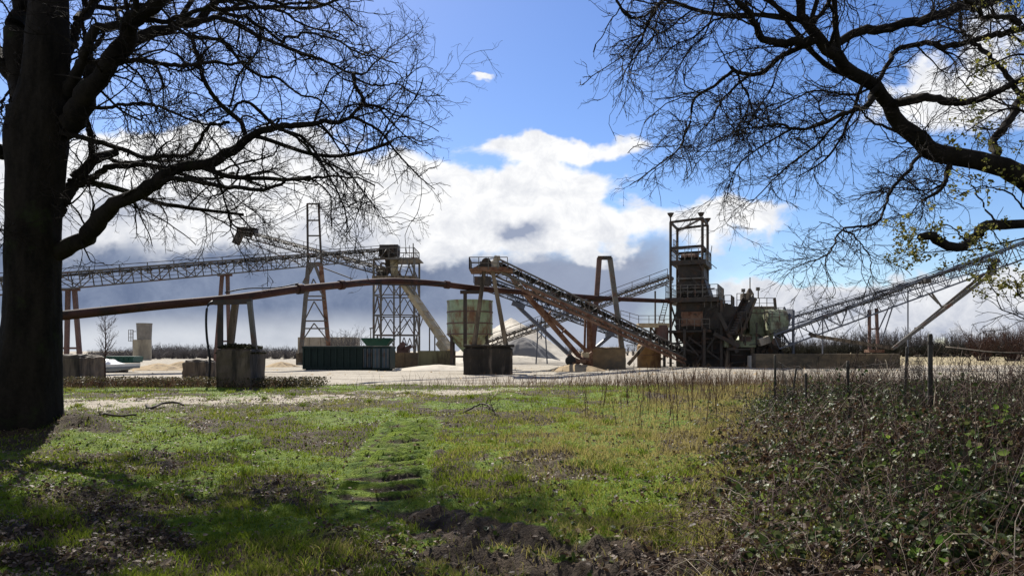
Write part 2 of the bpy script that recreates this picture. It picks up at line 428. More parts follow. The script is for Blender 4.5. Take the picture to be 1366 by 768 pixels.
def make_ground():
    ys = np.concatenate([np.linspace(-14, 2.2, 18), 2.4 * np.exp(np.arange(0, 430) * .0064)])
    y = ys[-1]
    far = []
    while y < 5200:
        y *= 1.05; far.append(y)
    ys = np.concatenate([ys, far])
    nu = 500
    u = np.linspace(-1, 1, nu)
    w = np.where(ys < 2.3, 16, np.maximum(1.02 * ys + 3.2, 0))
    Xg = u[None, :] * w[:, None]; Yg = np.repeat(ys[:, None], nu, 1)
    Z = ground_h(Xg, Yg)
    Z = Z - .05 * sst(34, 40, Yg) * 0
    mud, gr, fld, moss = masks(Xg, Yg)
    V = np.stack([Xg, Yg, Z], -1).reshape(-1, 3)
    idx = np.arange(len(ys) * nu).reshape(len(ys), nu)
    fc = np.stack([idx[:-1, :-1], idx[:-1, 1:], idx[1:, 1:], idx[1:, :-1]], -1).reshape(-1, 4)
    m, nt, b = new_mat('meadow_soil')
    tc = nt.nodes.new('ShaderNodeTexCoord').outputs['Object']
    na = noise(nt, tc, .8, 6, .6); nb = noise(nt, tc, 5, 6, .65); nc = noise(nt, tc, 40, 4, .6)
    moss_c = mixc(nt, nb.ss(.35, .65), (.050, .090, .006), (.125, .175, .012))
    soil = mixc(nt, nc.ss(.35, .65), (.022, .015, .009), (.068, .047, .028))
    dry = mixc(nt, nb.ss(.35, .65), (.12, .095, .045), (.19, .155, .08))
    col = mixc(nt, (attr(nt, 'moss') * .6 + nb * .5 + (na - .5) * .5).ss(.30, .54), soil, moss_c)
    col = mixc(nt, (na * .6 + nc * .5).ss(.58, .72) * .6, col, dry)
    mudc = mixc(nt, nb.ss(.3, .7), (.022, .016, .011), (.085, .062, .042))
    col = mixc(nt, (attr(nt, 'mud') + (nb - .5) * .5).ss(.3, .6), col, mudc)
    grc = mixc(nt, nc.ss(.38, .62), (.24, .20, .15), (.46, .41, .33))
    grc = mixc(nt, na.ss(.52, .66) * .5, grc, (.20, .16, .11))
    col = mixc(nt, (attr(nt, 'gravel') + (nb - .5) * .6 + (nc - .5) * .5).ss(.35, .65), col, grc)
    fc_ = mixc(nt, noise(nt, tc, .15, 5, .6).ss(.35, .65), (.24, .20, .11), (.34, .28, .17))
    col = mixc(nt, attr(nt, 'field'), col, fc_)
    nt.links.new(col, b.inputs['Base Color']); b.inputs['Roughness'].default_value = .9
    b.inputs['Specular IOR Level'].default_value = .15
    bn = nt.nodes.new('ShaderNodeBump'); bn.inputs['Strength'].default_value = .8; bn.inputs['Distance'].default_value = .04
    nt.links.new((nb + nc * .7).k, bn.inputs['Height']); nt.links.new(bn.outputs[0], b.inputs['Normal'])
    o = np_mesh('ground', V, [fc], m, smooth=True, attrs={'mud': mud.ravel(), 'gravel': gr.ravel(), 'field': fld.ravel(), 'moss': moss.ravel()})
    o['kind'] = 'structure'

    # gravel yard sheet
    xs = np.linspace(-95, 70, 420)
    e = 36.2 + (fbm(xs, xs * 0, .35, 4, 71) - .5) * 3.5 + np.interp(xs, [-30, -16, -9, 2, 20, 40], [1.5, 0, -.5, 0, 1.5, 2.5])
    farr = np.where(xs > 30, 70, 170)
    t = np.concatenate([np.linspace(0, .25, 60), np.linspace(.26, 1, 70)]) ** 1.0
    Yg = e[None, :] + (farr - e)[None, :] * t[:, None]; Xg = np.repeat(xs[None, :], len(t), 0)
    Z = .03 + (fbm(Xg, Yg, .25, 3, 81) - .5) * .10 + (fbm(Xg, Yg, 1.1, 3, 83) - .5) * .05
    Z[0] = -.02
    V = np.stack([Xg, Yg, Z], -1).reshape(-1, 3); nx = len(xs)
    idx = np.arange(len(t) * nx).reshape(len(t), nx)
    fc = np.stack([idx[:-1, :-1], idx[:-1, 1:], idx[1:, 1:], idx[1:, :-1]], -1).reshape(-1, 4)
    m, nt, b = new_mat('yard_gravel')
    tc = nt.nodes.new('ShaderNodeTexCoord').outputs['Object']
    na = noise(nt, mapping(nt, tc, (.35, 1.6, 1)), .5, 7, .62); nb = noise(nt, tc, 3, 5, .6); nc = noise(nt, tc, 22, 3, .6)
    col = mixc(nt, (nb * .5 + nc * .5).ss(.36, .64), (.25, .22, .175), (.44, .40, .33))
    col = mixc(nt, na.ss(.46, .62) * .85, col, (.19, .165, .13))
    nt.links.new(col, b.inputs['Base Color']); b.inputs['Roughness'].default_value = .95; b.inputs['Specular IOR Level'].default_value = .1
    bn = nt.nodes.new('ShaderNodeBump'); bn.inputs['Strength'].default_value = .6; bn.inputs['Distance'].default_value = .05
    nt.links.new((nb + nc * .6).k, bn.inputs['Height']); nt.links.new(bn.outputs[0], b.inputs['Normal'])
    o = np_mesh('gravel_yard', V, [fc], m, smooth=True); o['kind'] = 'structure'
make_ground()

# ---------------------------------------------------------------- grass, leaves, weeds
def veg_mat(name, ca, cb, cc, trans=.45, rough=.7, spec=.2):
    m, nt, b = new_mat(name)
    a = attr(nt, 'tint')
    col = mixc(nt, a.ss(0, .5), ca, cb); col = mixc(nt, a.ss(.5, 1), col, cc)
    nt.links.new(col, b.inputs['Base Color']); b.inputs['Roughness'].default_value = rough
    b.inputs['Specular IOR Level'].default_value = spec
    if trans: add_trans(nt, b, col, trans)
    return m

def scatter(n, y0, y1, xw=.78, pw=1.0, rng=None):
    s = rng.random(n)
    y = np.exp(np.log(y0) + s ** pw * (np.log(y1) - np.log(y0)))
    x = (rng.random(n) * 2 - 1) * (xw * y + 1.2)
    return x, y

def blades(name, x, y, z, h, w, lean, tint, mat, rng, segs=2, label=None):
    n = len(x); a = rng.random(n) * 2 * math.pi; la = rng.random(n) * 2 * math.pi
    cx, sx = np.cos(a), np.sin(a); lx, ly = np.cos(la) * lean * h, np.sin(la) * lean * h
    b = np.stack([x, y, z], -1)
    def lv(t, ww):
        c = b + np.stack([lx * t * t, ly * t * t, h * t * (1 - .25 * lean * t)], -1)
        o = np.stack([cx * ww, sx * ww, 0 * cx], -1)
        return c - o, c + o
    l0, r0 = lv(0.0, w * .5); l1, r1 = lv(.55, w * .42); t0, _ = lv(1.0, 0 * w)
    V = np.stack([l0, r0, l1, r1, t0], 1).reshape(-1, 3)
    k = np.arange(n)[:, None] * 5
    o = np_mesh(name, V, [k + np.array([[0, 1, 3, 2]]), k + np.array([[2, 3, 4]])], mat, attrs={'tint': np.repeat(tint, 5)})
    o['kind'] = 'stuff'
    return o

def leaves_mesh(name, c, size, mat, tint, rng, flat=.4, aspect=.6, up=.2):
    """small folded leaf: two quads meeting on a midrib"""
    n = len(c)
    nrm = rng.normal(size=(n, 3)); nrm[:, 2] = np.abs(nrm[:, 2]) * flat * 4 + up
    nrm /= np.linalg.norm(nrm, axis=1)[:, None]
    t = rng.normal(size=(n, 3)); t -= nrm * (t * nrm).sum(1)[:, None]; t /= np.linalg.norm(t, axis=1)[:, None]
    s = np.cross(nrm, t)
    L = size[:, None]; Wd = L * aspect * .5
    fold = (rng.random((n, 1)) * .5 + .1) * Wd
    A = c - t * L * .5; B = c + t * L * .5
    l1 = c - t * L * .12 + s * Wd + nrm * fold; r1 = c - t * L * .12 - s * Wd + nrm * fold
    l2 = c + t * L * .22 + s * Wd * .8 + nrm * fold; r2 = c + t * L * .22 - s * Wd * .8 + nrm * fold
    V = np.stack([A, l1, l2, B, r2, r1], 1).reshape(-1, 3)
    k = np.arange(n)[:, None] * 6
    o = np_mesh(name, V, [k + np.array([[0, 3, 2, 1]]), k + np.array([[0, 5, 4, 3]])], mat, attrs={'tint': np.repeat(tint, 6)})
    return o

def make_grass():
    rng = np.random.default_rng(5)
    mat = veg_mat('grass_blades', (.074, .122, .010), (.165, .210, .019), (.30, .25, .09), .48, .8, .06)
    n = 430000
    x, y = scatter(n, 3.2, 36.5, .76, .95, rng)
    mud, gr, fld, moss = masks(x, y)
    tk = sst(.62, .45, seg_dist(x, y, TRACK)[0]); n1 = fbm(x, y, .5, 4, 41); n2 = fbm(x, y, 2.4, 3, 91); big = fbm(x, y, .22, 3, 95)
    be = bramble_edge(y)
    nm = fbm(x, y, .95, 4, 301); pat = sst(.40, .60, nm * .55 + n2 * .45)
    dens = np.clip(.26 + .75 * pat + .25 * moss, .05, 1) * (1 - .93 * np.clip(mud * 1.3, 0, 1)) * (1 - .88 * gr)
    dens *= 1 - .75 * sst(-.3, 1.5, x - be)
    dens *= 1 - .8 * np.exp(-(((x + 9.6) / 1.6) ** 2 + ((y - 14.2) / 1.5) ** 2))
    dens *= 1 - .5 * tk
    k = rng.random(n) < dens * .95
    x, y, n1, n2, big, moss, be, tk = [q[k] for q in (x, y, n1, n2, big, moss, be, tk)]
    z = ground_h(x, y) - .008
    dry = sst(-8, 0, x - be) * sst(8, 14, y) * .8 + sst(-5, -.6, x - be) * .5
    tint = np.clip(rng.normal(.45, .22, len(x)) + .9 * (big - .5) + dry * .75 - moss * .10, 0, 1)
    hh = (.030 + .048 * rng.random(len(x)) ** 1.5) * (1 + .8 * sst(.5, .7, n2)) * (1 - .35 * moss) * (1 + 1.1 * dry) 
    hh *= (1 + .3 * sst(12, 30, y)) * (1 - .45 * tk)
    ww = .0045 + .00052 * y
    blades('grass', x, y, z, hh, ww, .25 + .7 * rng.random(len(x)), tint, mat, rng)
    # taller tussocks
    cx, cy = scatter(420, 4.2, 33, .72, .9, rng)
    be = bramble_edge(cy)
    md = masks(cx, cy)[0]
    keep = (md < .2) & (rng.random(420) < .35 + .65 * sst(-5, 0, cx - be))
    cx, cy = cx[keep], cy[keep]
    per = 70
    gx = np.repeat(cx, per) + rng.normal(0, .07, len(cx) * per); gy = np.repeat(cy, per) + rng.normal(0, .07, len(cx) * per)
    tt = np.repeat(rng.random(len(cx)), per) * .6 + rng.random(len(gx)) * .35
    blades('grass_tussocks', gx, gy, ground_h(gx, gy) - .01, .08 + .16 * rng.random(len(gx)), .004 + .0005 * gy, .5 + .9 * rng.random(len(gx)), tt, mat, rng)
    # fallen leaves
    lm = veg_mat('dead_leaf', (.040, .024, .014), (.095, .060, .036), (.26, .19, .13), .25, .6, .25)
    n = 120000
    x, y = scatter(n, 3.2, 30, .76, .9, rng)
    mud, gr, fld, moss = masks(x, y)
    p = 1 - fbm(x, y, .95, 4, 301) + .25 * (fbm(x, y, .3, 2, 141) - .5); p2 = 1 - fbm(x, y, 2.4, 3, 91)
    be = bramble_edge(y)
    d = .85 * sst(.50, .66, p * .6 + p2 * .4) * (1 - .6 * moss) * (1 - .35 * mud) * (1 - .9 * sst(.7, .5, seg_dist(x, y, TRACK)[0])) + .5 * sst(-1.5, 1, x - be) + .07 + .4 * sst(-2, -7, x) * sst(16, 9, y)
    k = rng.random(n) < d
    x, y = x[k], y[k]
    c = np.stack([x, y, ground_h(x, y) + .012 + .03 * rng.random(len(x))], -1)
    o = leaves_mesh('fallen_leaves', c, .022 + .034 * rng.random(len(x)) + .0008 * y, lm, rng.random(len(x)) ** 1.3, rng, .3, .65, 1.0)
    o['kind'] = 'stuff'
    # pebbles of the worn track
    n = 9000
    x, y = scatter(n, 15, 36, .6, 1, rng)
    gr = masks(x, y)[1]
    k = (rng.random(n) < gr * .9)
    x, y = x[k], y[k]; s = (.02 + .035 * rng.random(len(x)))[:, None]
    c = np.stack([x, y, ground_h(x, y)], -1)
    base = np.array([[1, 0, 0], [0, 1, 0], [-1, 0, 0], [0, -1, 0], [0, 0, .8]])
    jit = 1 + .5 * (rng.random((len(x), 5, 3)) - .5)
    V = (c[:, None, :] + base[None] * jit * s[:, None, :]).reshape(-1, 3)
    kk = np.arange(len(x))[:, None] * 5
    f = np.concatenate([kk + np.array([[a, (a + 1) % 4, 4]]) for a in range(4)])
    o = np_mesh('pebbles', V, [f], M['concpale']); o['kind'] = 'stuff'
make_grass()

def make_rubble():
    rng = np.random.default_rng(19)
    n = 2600
    y = 37 + 40 * rng.random(n) ** 1.4; x = (rng.random(n) * 2 - 1) * .72 * y
    k = rng.random(n) < sst(.45, .7, fbm(x, y, .25, 3, 401)) + .05
    x, y = x[k], y[k]; s = (.03 + .11 * rng.random(len(x)) ** 3)[:, None]
    c = np.stack([x, y, np.full(len(x), .03)], -1)
    base = np.array([[1, 0, 0], [.2, .9, 0], [-1, .2, 0], [-.1, -1, 0], [.1, .1, .75]])
    V = (c[:, None, :] + base[None] * (1 + .6 * (rng.random((len(x), 5, 3)) - .5)) * s[:, None, :]).reshape(-1, 3)
    kk = np.arange(len(x))[:, None] * 5
    f = np.concatenate([kk + np.array([[a, (a + 1) % 4, 4]]) for a in range(4)])
    o = np_mesh('rubble', V, [f], M['brownsand']); o['kind'] = 'stuff'
make_rubble()
# ---------------------------------------------------------------- bare trees
def resample(pts, K):
    pts = np.array(pts, float); n = len(pts)
    if n < 2: raise ValueError
    ext = np.vstack([2 * pts[0] - pts[1], pts, 2 * pts[-1] - pts[-2]])
    dense = []
    for i in range(n - 1):
        p0, p1, p2, p3 = ext[i:i + 4]
        t = np.linspace(0, 1, 12, endpoint=False)[:, None]
        dense.append(.5 * ((2 * p1) + (-p0 + p2) * t + (2 * p0 - 5 * p1 + 4 * p2 - p3) * t ** 2 + (-p0 + 3 * p1 - 3 * p2 + p3) * t ** 3))
    dense = np.vstack(dense + [pts[-1:]])
    d = np.concatenate([[0], np.cumsum(np.linalg.norm(np.diff(dense[:, :3], axis=0), axis=1))])
    s = np.linspace(0, d[-1], K)
    return np.stack([np.interp(s, d, dense[:, k]) for k in range(dense.shape[1])], -1)

def limbs_from(traces, K, rng, wob=.04):
    Ps, Rs = [], []
    for pts, r0, r1, d0, d1 in traces:
        n = len(pts); dd = np.linspace(d0, d1, n)
        q = resample([tuple(Q(px, py, d)) for (px, py), d in zip(pts, dd)], K)
        t = np.linspace(0, 1, K)
        L = np.linalg.norm(np.diff(q, axis=0), axis=1).sum()
        w = np.cumsum(rng.normal(0, 1, (K, 3)), 0); w -= np.linspace(0, 1, K)[:, None] * w[-1]
        q = q + w * np.array([.003, .03, .003]) * min(L, 4) * .5
        r = .72 * (r0 + (r1 - r0) * t ** .85) * np.interp(t, np.linspace(0, 1, n), dd) / F
        r = r * (1 + .10 * np.sin(t * 23 + rng.random() * 6) * rng.random())
        Ps.append(q); Rs.append(r)
    return np.array(Ps), np.array(Rs)

def snap(Md, B, near=.7):
    """pull the root of every side limb onto the nearest main limb"""
    P = B.reshape(-1, 3); K = Md.shape[1]; f = (1 - np.linspace(0, 1, K)) ** 3
    for i in range(len(Md)):
        d = np.linalg.norm(P - Md[i, 0], axis=1); j = d.argmin()
        if d[j] < near: Md[i] += (P[j] - Md[i, 0])[None] * f[:, None]
    for i in range(len(Md)):
        Q_ = np.concatenate([P] + [Md[k] for k in range(len(Md)) if k != i])
        d = np.linalg.norm(Q_ - Md[i, 0], axis=1); j = d.argmin()
        if d[j] < near * .8: Md[i] += (Q_[j] - Md[i, 0])[None] * f[:, None]
    return Md

def grow(P, Rr, n, ln, K, rf, rend, ang, curl, trop, rng, tmin=.1, tmax=1.0, wpow=1.0, rcap=1.0):
    L = np.linalg.norm(np.diff(P, axis=1), axis=2).sum(1)
    pi = rng.choice(len(P), n, p=L ** wpow / (L ** wpow).sum())
    t = tmin + (tmax - tmin) * rng.random(n)
    f = t * (P.shape[1] - 1); i0 = np.minimum(f.astype(int), P.shape[1] - 2); fr = (f - i0)[:, None]
    A, B = P[pi, i0], P[pi, i0 + 1]
    base = A * (1 - fr) + B * fr
    T = B - A; T /= np.linalg.norm(T, axis=1)[:, None] + 1e-9
    rp = Rr[pi, i0] * (1 - fr[:, 0]) + Rr[pi, i0 + 1] * fr[:, 0]
    a = ang[0] + (ang[1] - ang[0]) * rng.random(n)
    v = rng.normal(size=(n, 3)); v -= T * (v * T).sum(1)[:, None]; v /= np.linalg.norm(v, axis=1)[:, None]
    D = T * np.cos(a)[:, None] + v * np.sin(a)[:, None]
    length = (ln[0] + (ln[1] - ln[0]) * rng.random(n) ** 1.5) * (1.15 - .5 * t)
    pts = np.empty((n, K, 3)); pts[:, 0] = base
    turn = rng.normal(size=(n, 3)) * curl * .5
    for k in range(1, K):
        D = D + rng.normal(size=(n, 3)) * curl + turn * (1 if k < K * .6 else -1) + np.array(trop)
        D /= np.linalg.norm(D, axis=1)[:, None]
        pts[:, k] = pts[:, k - 1] + D * (length / (K - 1))[:, None]
    r0 = np.minimum(rp * rf, rcap)[:, None]
    s = np.linspace(0, 1, K)[None, :]
    r = r0 + (np.minimum(rend, r0) - r0) * s ** .8
    return pts, r

def tubes(P, Rr, S):
    n, K, _ = P.shape
    T = np.gradient(P, axis=1); T /= np.linalg.norm(T, axis=2)[..., None] + 1e-9
    up = np.where(np.abs(T[..., 2:3]) < .93, np.array([0, 0, 1.0]), np.array([0, 1.0, 0]))
    sd = np.cross(T, up); sd /= np.linalg.norm(sd, axis=2)[..., None] + 1e-9
    w = np.cross(sd, T)
    a = np.arange(S) * 2 * np.pi / S
    V = P[:, :, None] + (sd[:, :, None] * np.cos(a)[None, None, :, None] + w[:, :, None] * np.sin(a)[None, None, :, None]) * Rr[:, :, None, None]
    idx = np.arange(n * K * S).reshape(n, K, S); nx = np.roll(idx, -1, 2)
    f = np.stack([idx[:, :-1], nx[:, :-1], nx[:, 1:], idx[:, 1:]], -1).reshape(-1, 4)
    return V.reshape(-1, 3), f

def merge_tubes(sets):
    Vs, Fs, o = [], [], 0
    for P, r, S in sets:
        V, f = tubes(P, r, S); Vs.append(V); Fs.append(f + o); o += len(V)
    return np.vstack(Vs), np.vstack(Fs)

def trunk_mesh(pts, rads, rng, n=96, K=60, lump=.06, flare=None):
    q = resample([(*p, r) for p, r in zip(pts, rads)], K)
    P, r = q[:, :3], q[:, 3]
    T = np.gradient(P, axis=0); T /= np.linalg.norm(T, axis=1)[:, None]
    sd = np.cross(T, np.array([0, 1.0, 0])); sd /= np.linalg.norm(sd, axis=1)[:, None]; w = np.cross(sd, T)
    a = np.arange(n) * 2 * np.pi / n
    hgt = np.linspace(0, 1, K) * K
    aa, hh = np.meshgrid(a, hgt)
    mod = 1 + lump * (np.sin(aa * 3 + hh * .05 + 1) * .6 + np.sin(aa * 5 + 2 - hh * .03) * .4) + lump * (fbm(aa * 4, hh * .25, 1.0, 3, 7) - .5) * 1.2 + .05 * (fbm(aa * 9, hh * .35, 1.0, 3, 9) - .5)
    if flare:
        fl = np.exp(-np.linspace(0, 1, K) * K / flare[1])[:, None]
        mod = mod + flare[0] * fl * (.55 + .45 * np.sin(aa * 4 + .7) + .25 * np.sin(aa * 7))
    V = P[:, None] + (sd[:, None] * np.cos(a)[None, :, None] + w[:, None] * np.sin(a)[None, :, None]) * (r[:, None] * mod)[..., None]
    idx = np.arange(K * n).reshape(K, n); nx = np.roll(idx, -1, 1)
    f = np.stack([idx[:-1], nx[:-1], nx[1:], idx[1:]], -1).reshape(-1, 4)
    return V.reshape(-1, 3), f

def crop7(*p): return [(x * .4428, y * .4428) for x, y in p]
def crop8(*p): return [(720 + x * .521, y * .521) for x, y in p]

def left_tree():
    rng = np.random.default_rng(12)
    D = 14.0
    root = thing('oak_tree', 'massive bare oak with a near-black trunk at the left edge of the meadow', 'tree', Q(25, 579, D))
    V0, F0 = trunk_mesh([Q(27, 590, D), Q(33, 540, D), Q(40, 470, D), Q(44, 400, D), Q(45, 320, D), Q(48, 240, D), Q(51, 180, D), Q(60, 120, D), Q(64, 50, D), Q(66, -40, D + .3), Q(70, -190, D + .6), Q(60, -400, D + .5)],
                        [52 * D / F, 43 * D / F, 37 * D / F, 33.5 * D / F, 32.5 * D / F, 34 * D / F, 37 * D / F, 29 * D / F, 25 * D / F, 21 * D / F, 15 * D / F, 6 * D / F], rng, K=150, flare=(.36, 8))
    big = [
        (crop7((60, 420), (50, 260), (45, 130), (42, 40), (35, -120), (40, -420)), 24, 9, D, D + .8),
        (crop7((190, 400), (235, 315), (330, 180), (420, 60), (470, -5), (540, -160), (580, -400)), 22, 7, D, D - 2.2),
        (crop7((185, 330), (205, 140), (262, -10), (330, -200)), 13, 6, D, D + 2),
        (crop7((190, 350), (260, 225), (330, 165), (420, 100), (520, 70), (600, 40), (660, -15), (760, -120)), 16, 4, D, D + 1.6),
        (crop7((190, 300), (225, 170), (280, 95), (360, 40), (395, -10), (430, -160)), 11, 5, D, D - 3),
        (crop7((150, 760), (185, 738), (262, 695), (320, 640), (400, 590), (470, 560), (550, 520), (640, 495), (705, 448), (765, 400), (830, 383)), 18, 6.5, D, D - 1.2),
        (crop7((140, 700), (190, 620), (235, 545), (300, 482), (350, 458)), 17, 7, D, D + 1.2),
        (crop7((10, 460), (-30, 440), (-140, 400), (-300, 330)), 13, 5, D, D - 1),
        (crop7((70, 300), (-20, 120), (-120, -60), (-200, -300)), 13, 5, D, D + 2.4),
    ]
    med = [
        (crop7((830, 383), (940, 370), (1010, 363), (1050, 345), (1085, 312), (1140, 318), (1190, 345), (1230, 350)), 6.5, 1.2, D - 1.2, D - 1.6),
        (crop7((205, 452), (300, 458), (380, 468), (440, 480), (540, 462), (590, 420), (620, 375), (690, 368)), 5.5, 2.5, D + .1, D - 1.4),
        (crop7((210, 572), (300, 525), (400, 503), (470, 502), (540, 522), (610, 540), (670, 535), (705, 520)), 7, 2, D + .4, D + 1.8),
        (crop7((292, 482), (280, 420), (262, 360), (240, 330)), 6, 5, D + .6, D + .2),
        (crop7((330, 470), (370, 492), (440, 490), (520, 485), (600, 500)), 4, 1.5, D + 1, D + 2.4),
        (crop7((490, 572), (580, 570), (660, 574), (740, 584), (820, 590), (880, 560), (930, 545), (1000, 535), (1080, 545), (1130, 560)), 5.5, 1.4, D - .8, D - 2.4),
        (crop7((640, 578), (670, 630), (700, 680), (740, 692), (775, 688)), 2.8, 1, D - 1.4, D - 1.1),
        (crop7((704, 445), (702, 375), (655, 320), (625, 255), (605, 180), (575, 115), (510, 72)), 5, 3, D - 1.2, D + .6),
        (crop7((245, 362), (320, 345), (440, 325), (520, 345), (590, 368), (660, 372)), 4, 1.4, D + .3, D - 1.6),
        (crop7((395, 345), (400, 362), (430, 365), (425, 340)), 2.4, 1.5, D, D - .4),
        (crop7((330, 195), (395, 188), (450, 182), (550, 195), (620, 187), (700, 178), (760, 185)), 5.5, 2, D - .2, D - 2),
        (crop7((560, 62), (640, 50), (700, 65), (760, 100), (830, 130), (940, 168), (1000, 190), (1060, 218), (1120, 200), (1170, 150)), 6, 1.2, D + .6, D - .2),
        (crop7((1060, 218), (1070, 255), (1098, 300), (1082, 315)), 3.5, 3, D, D - 1.4),
        (crop7((560, 85), (680, 130), (760, 215), (840, 240), (900, 285), (960, 300), (1020, 370)), 4, 1.2, D + .3, D + 1.5),
        (crop7((830, 385), (765, 322), (725, 315), (690, 345), (640, 372)), 4, 1.2, D - 1.2, D - 2),
        (crop7((880, 378), (850, 350), (770, 380), (700, 420)), 2.4, 1, D - 1.2, D - .4),
        (crop7((800, 392), (880, 405), (930, 450), (965, 500), (1000, 560), (1030, 620), (1050, 690)), 3.6, 1, D - 1.3, D - 2.2),
        (crop7((900, 375), (950, 420), (980, 480), (1050, 520), (1100, 590), (1150, 650)), 3, .8, D - 1.4, D - .8),
        (crop7((1050, 345), (1130, 385), (1170, 430), (1210, 480), (1260, 530), (1310, 570)), 3.2, .8, D - 1.4, D - 1.8),
        (crop7((1140, 318), (1190, 380), (1250, 430), (1290, 440)), 2, .7, D - 1.5, D - 2),
        (crop7((1060, 220), (1120, 250), (1200, 260), (1260, 290), (1340, 290)), 2.2, .7, D - .4, D - .9),
        (crop7((420, 60), (560, 40), (700, 10), (820, 30), (900, 60), (1010, 90), (1060, 130)), 5, 1, D - 1, D - 2.6),
        (crop7((600, -60), (740, -40), (850, 0), (960, -5), (1030, 40), (1080, 80)), 5, 1, D + 1, D + 1.5),
        (crop7((700, -30), (800, 40), (860, 90), (950, 110), (1080, 150), (1200, 190)), 4, 1, D - 1, D - 3),
        (crop7((640, 600), (760, 640), (820, 690)), 1.5, .6, D - 1.2, D - 1.2),
        (crop7((20, 260), (-10, 300), (20, 390)), 3, 1, D, D - .5),
        (crop7((-100, 430), (-60, 560), (-20, 700), (-60, 800)), 4, 1, D - .4, D - 1),
        (crop7((270, 100), (250, 40), (300, 0), (340, -40)), 4, 2, D - .6, D - 1.4),
        (crop7((260, 225), (300, 110), (340, 60), (350, -20)), 5, 2.4, D - .4, D + 1),
    ]
    B, Br = limbs_from(big, 40, rng); Md, Mr = limbs_from(med, 40, rng, .05); Md = snap(Md, B, .9)
    # high crown beyond the top of the photograph, shades the meadow
    C0, Cr0 = grow(B, Br, 26, (2.5, 5.5), 16, .6, .03, (.4, 1.0), .10, (0, 0, .05), rng, .55, 1.0)
    A = np.concatenate([B, Md]); Ar = np.concatenate([Br, Mr])
    L1, R1 = grow(A, Ar, 300, (.7, 2.2), 14, .5, .007, (.5, 1.25), .18, (0, 0, -.004), rng, .12, 1.0, .9, .024)
    L1b, R1b = grow(C0, Cr0, 240, (.8, 2.4), 14, .55, .010, (.5, 1.1), .14, (0, 0, .0), rng, .1, 1.0, .9, .022)
    L2, R2 = grow(np.concatenate([L1, L1b]), np.concatenate([R1, R1b]), 2900, (.3, 1.05), 9, .7, .004, (.45, 1.1), .19, (0, 0, -.006), rng, .1, 1.0, .9, .0085)
    L2m, R2m = grow(Md, Mr, 520, (.3, 1.0), 9, .6, .004, (.5, 1.3), .2, (0, 0, -.02), rng, .2, 1.0, 1, .008)
    T2 = np.concatenate([L2, L2m]); TR2 = np.concatenate([R2, R2m])
    L3, R3 = grow(T2, TR2, 12500, (.12, .45), 6, .75, .003, (.4, 1.1), .15, (0, 0, -.004), rng, .1, 1.0, .9, .0048)
    L4, R4 = grow(L3, R3, 17000, (.05, .19), 4, .8, .0026, (.4, 1.0), .13, (0, 0, 0), rng, .3, 1.0, 1, .0036)
    V, f = V0, F0
    Vb, fb = merge_tubes([(B, Br, 14)])
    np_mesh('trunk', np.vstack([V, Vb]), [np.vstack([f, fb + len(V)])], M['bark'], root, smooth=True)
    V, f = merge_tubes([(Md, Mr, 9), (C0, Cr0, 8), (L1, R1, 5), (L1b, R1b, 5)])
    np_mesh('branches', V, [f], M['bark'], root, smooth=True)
    V, f = merge_tubes([(T2, TR2, 4), (L3, R3, 3), (L4, R4, 3)])
    np_mesh('crown', V, [f], M['twig'], root)
left_tree()

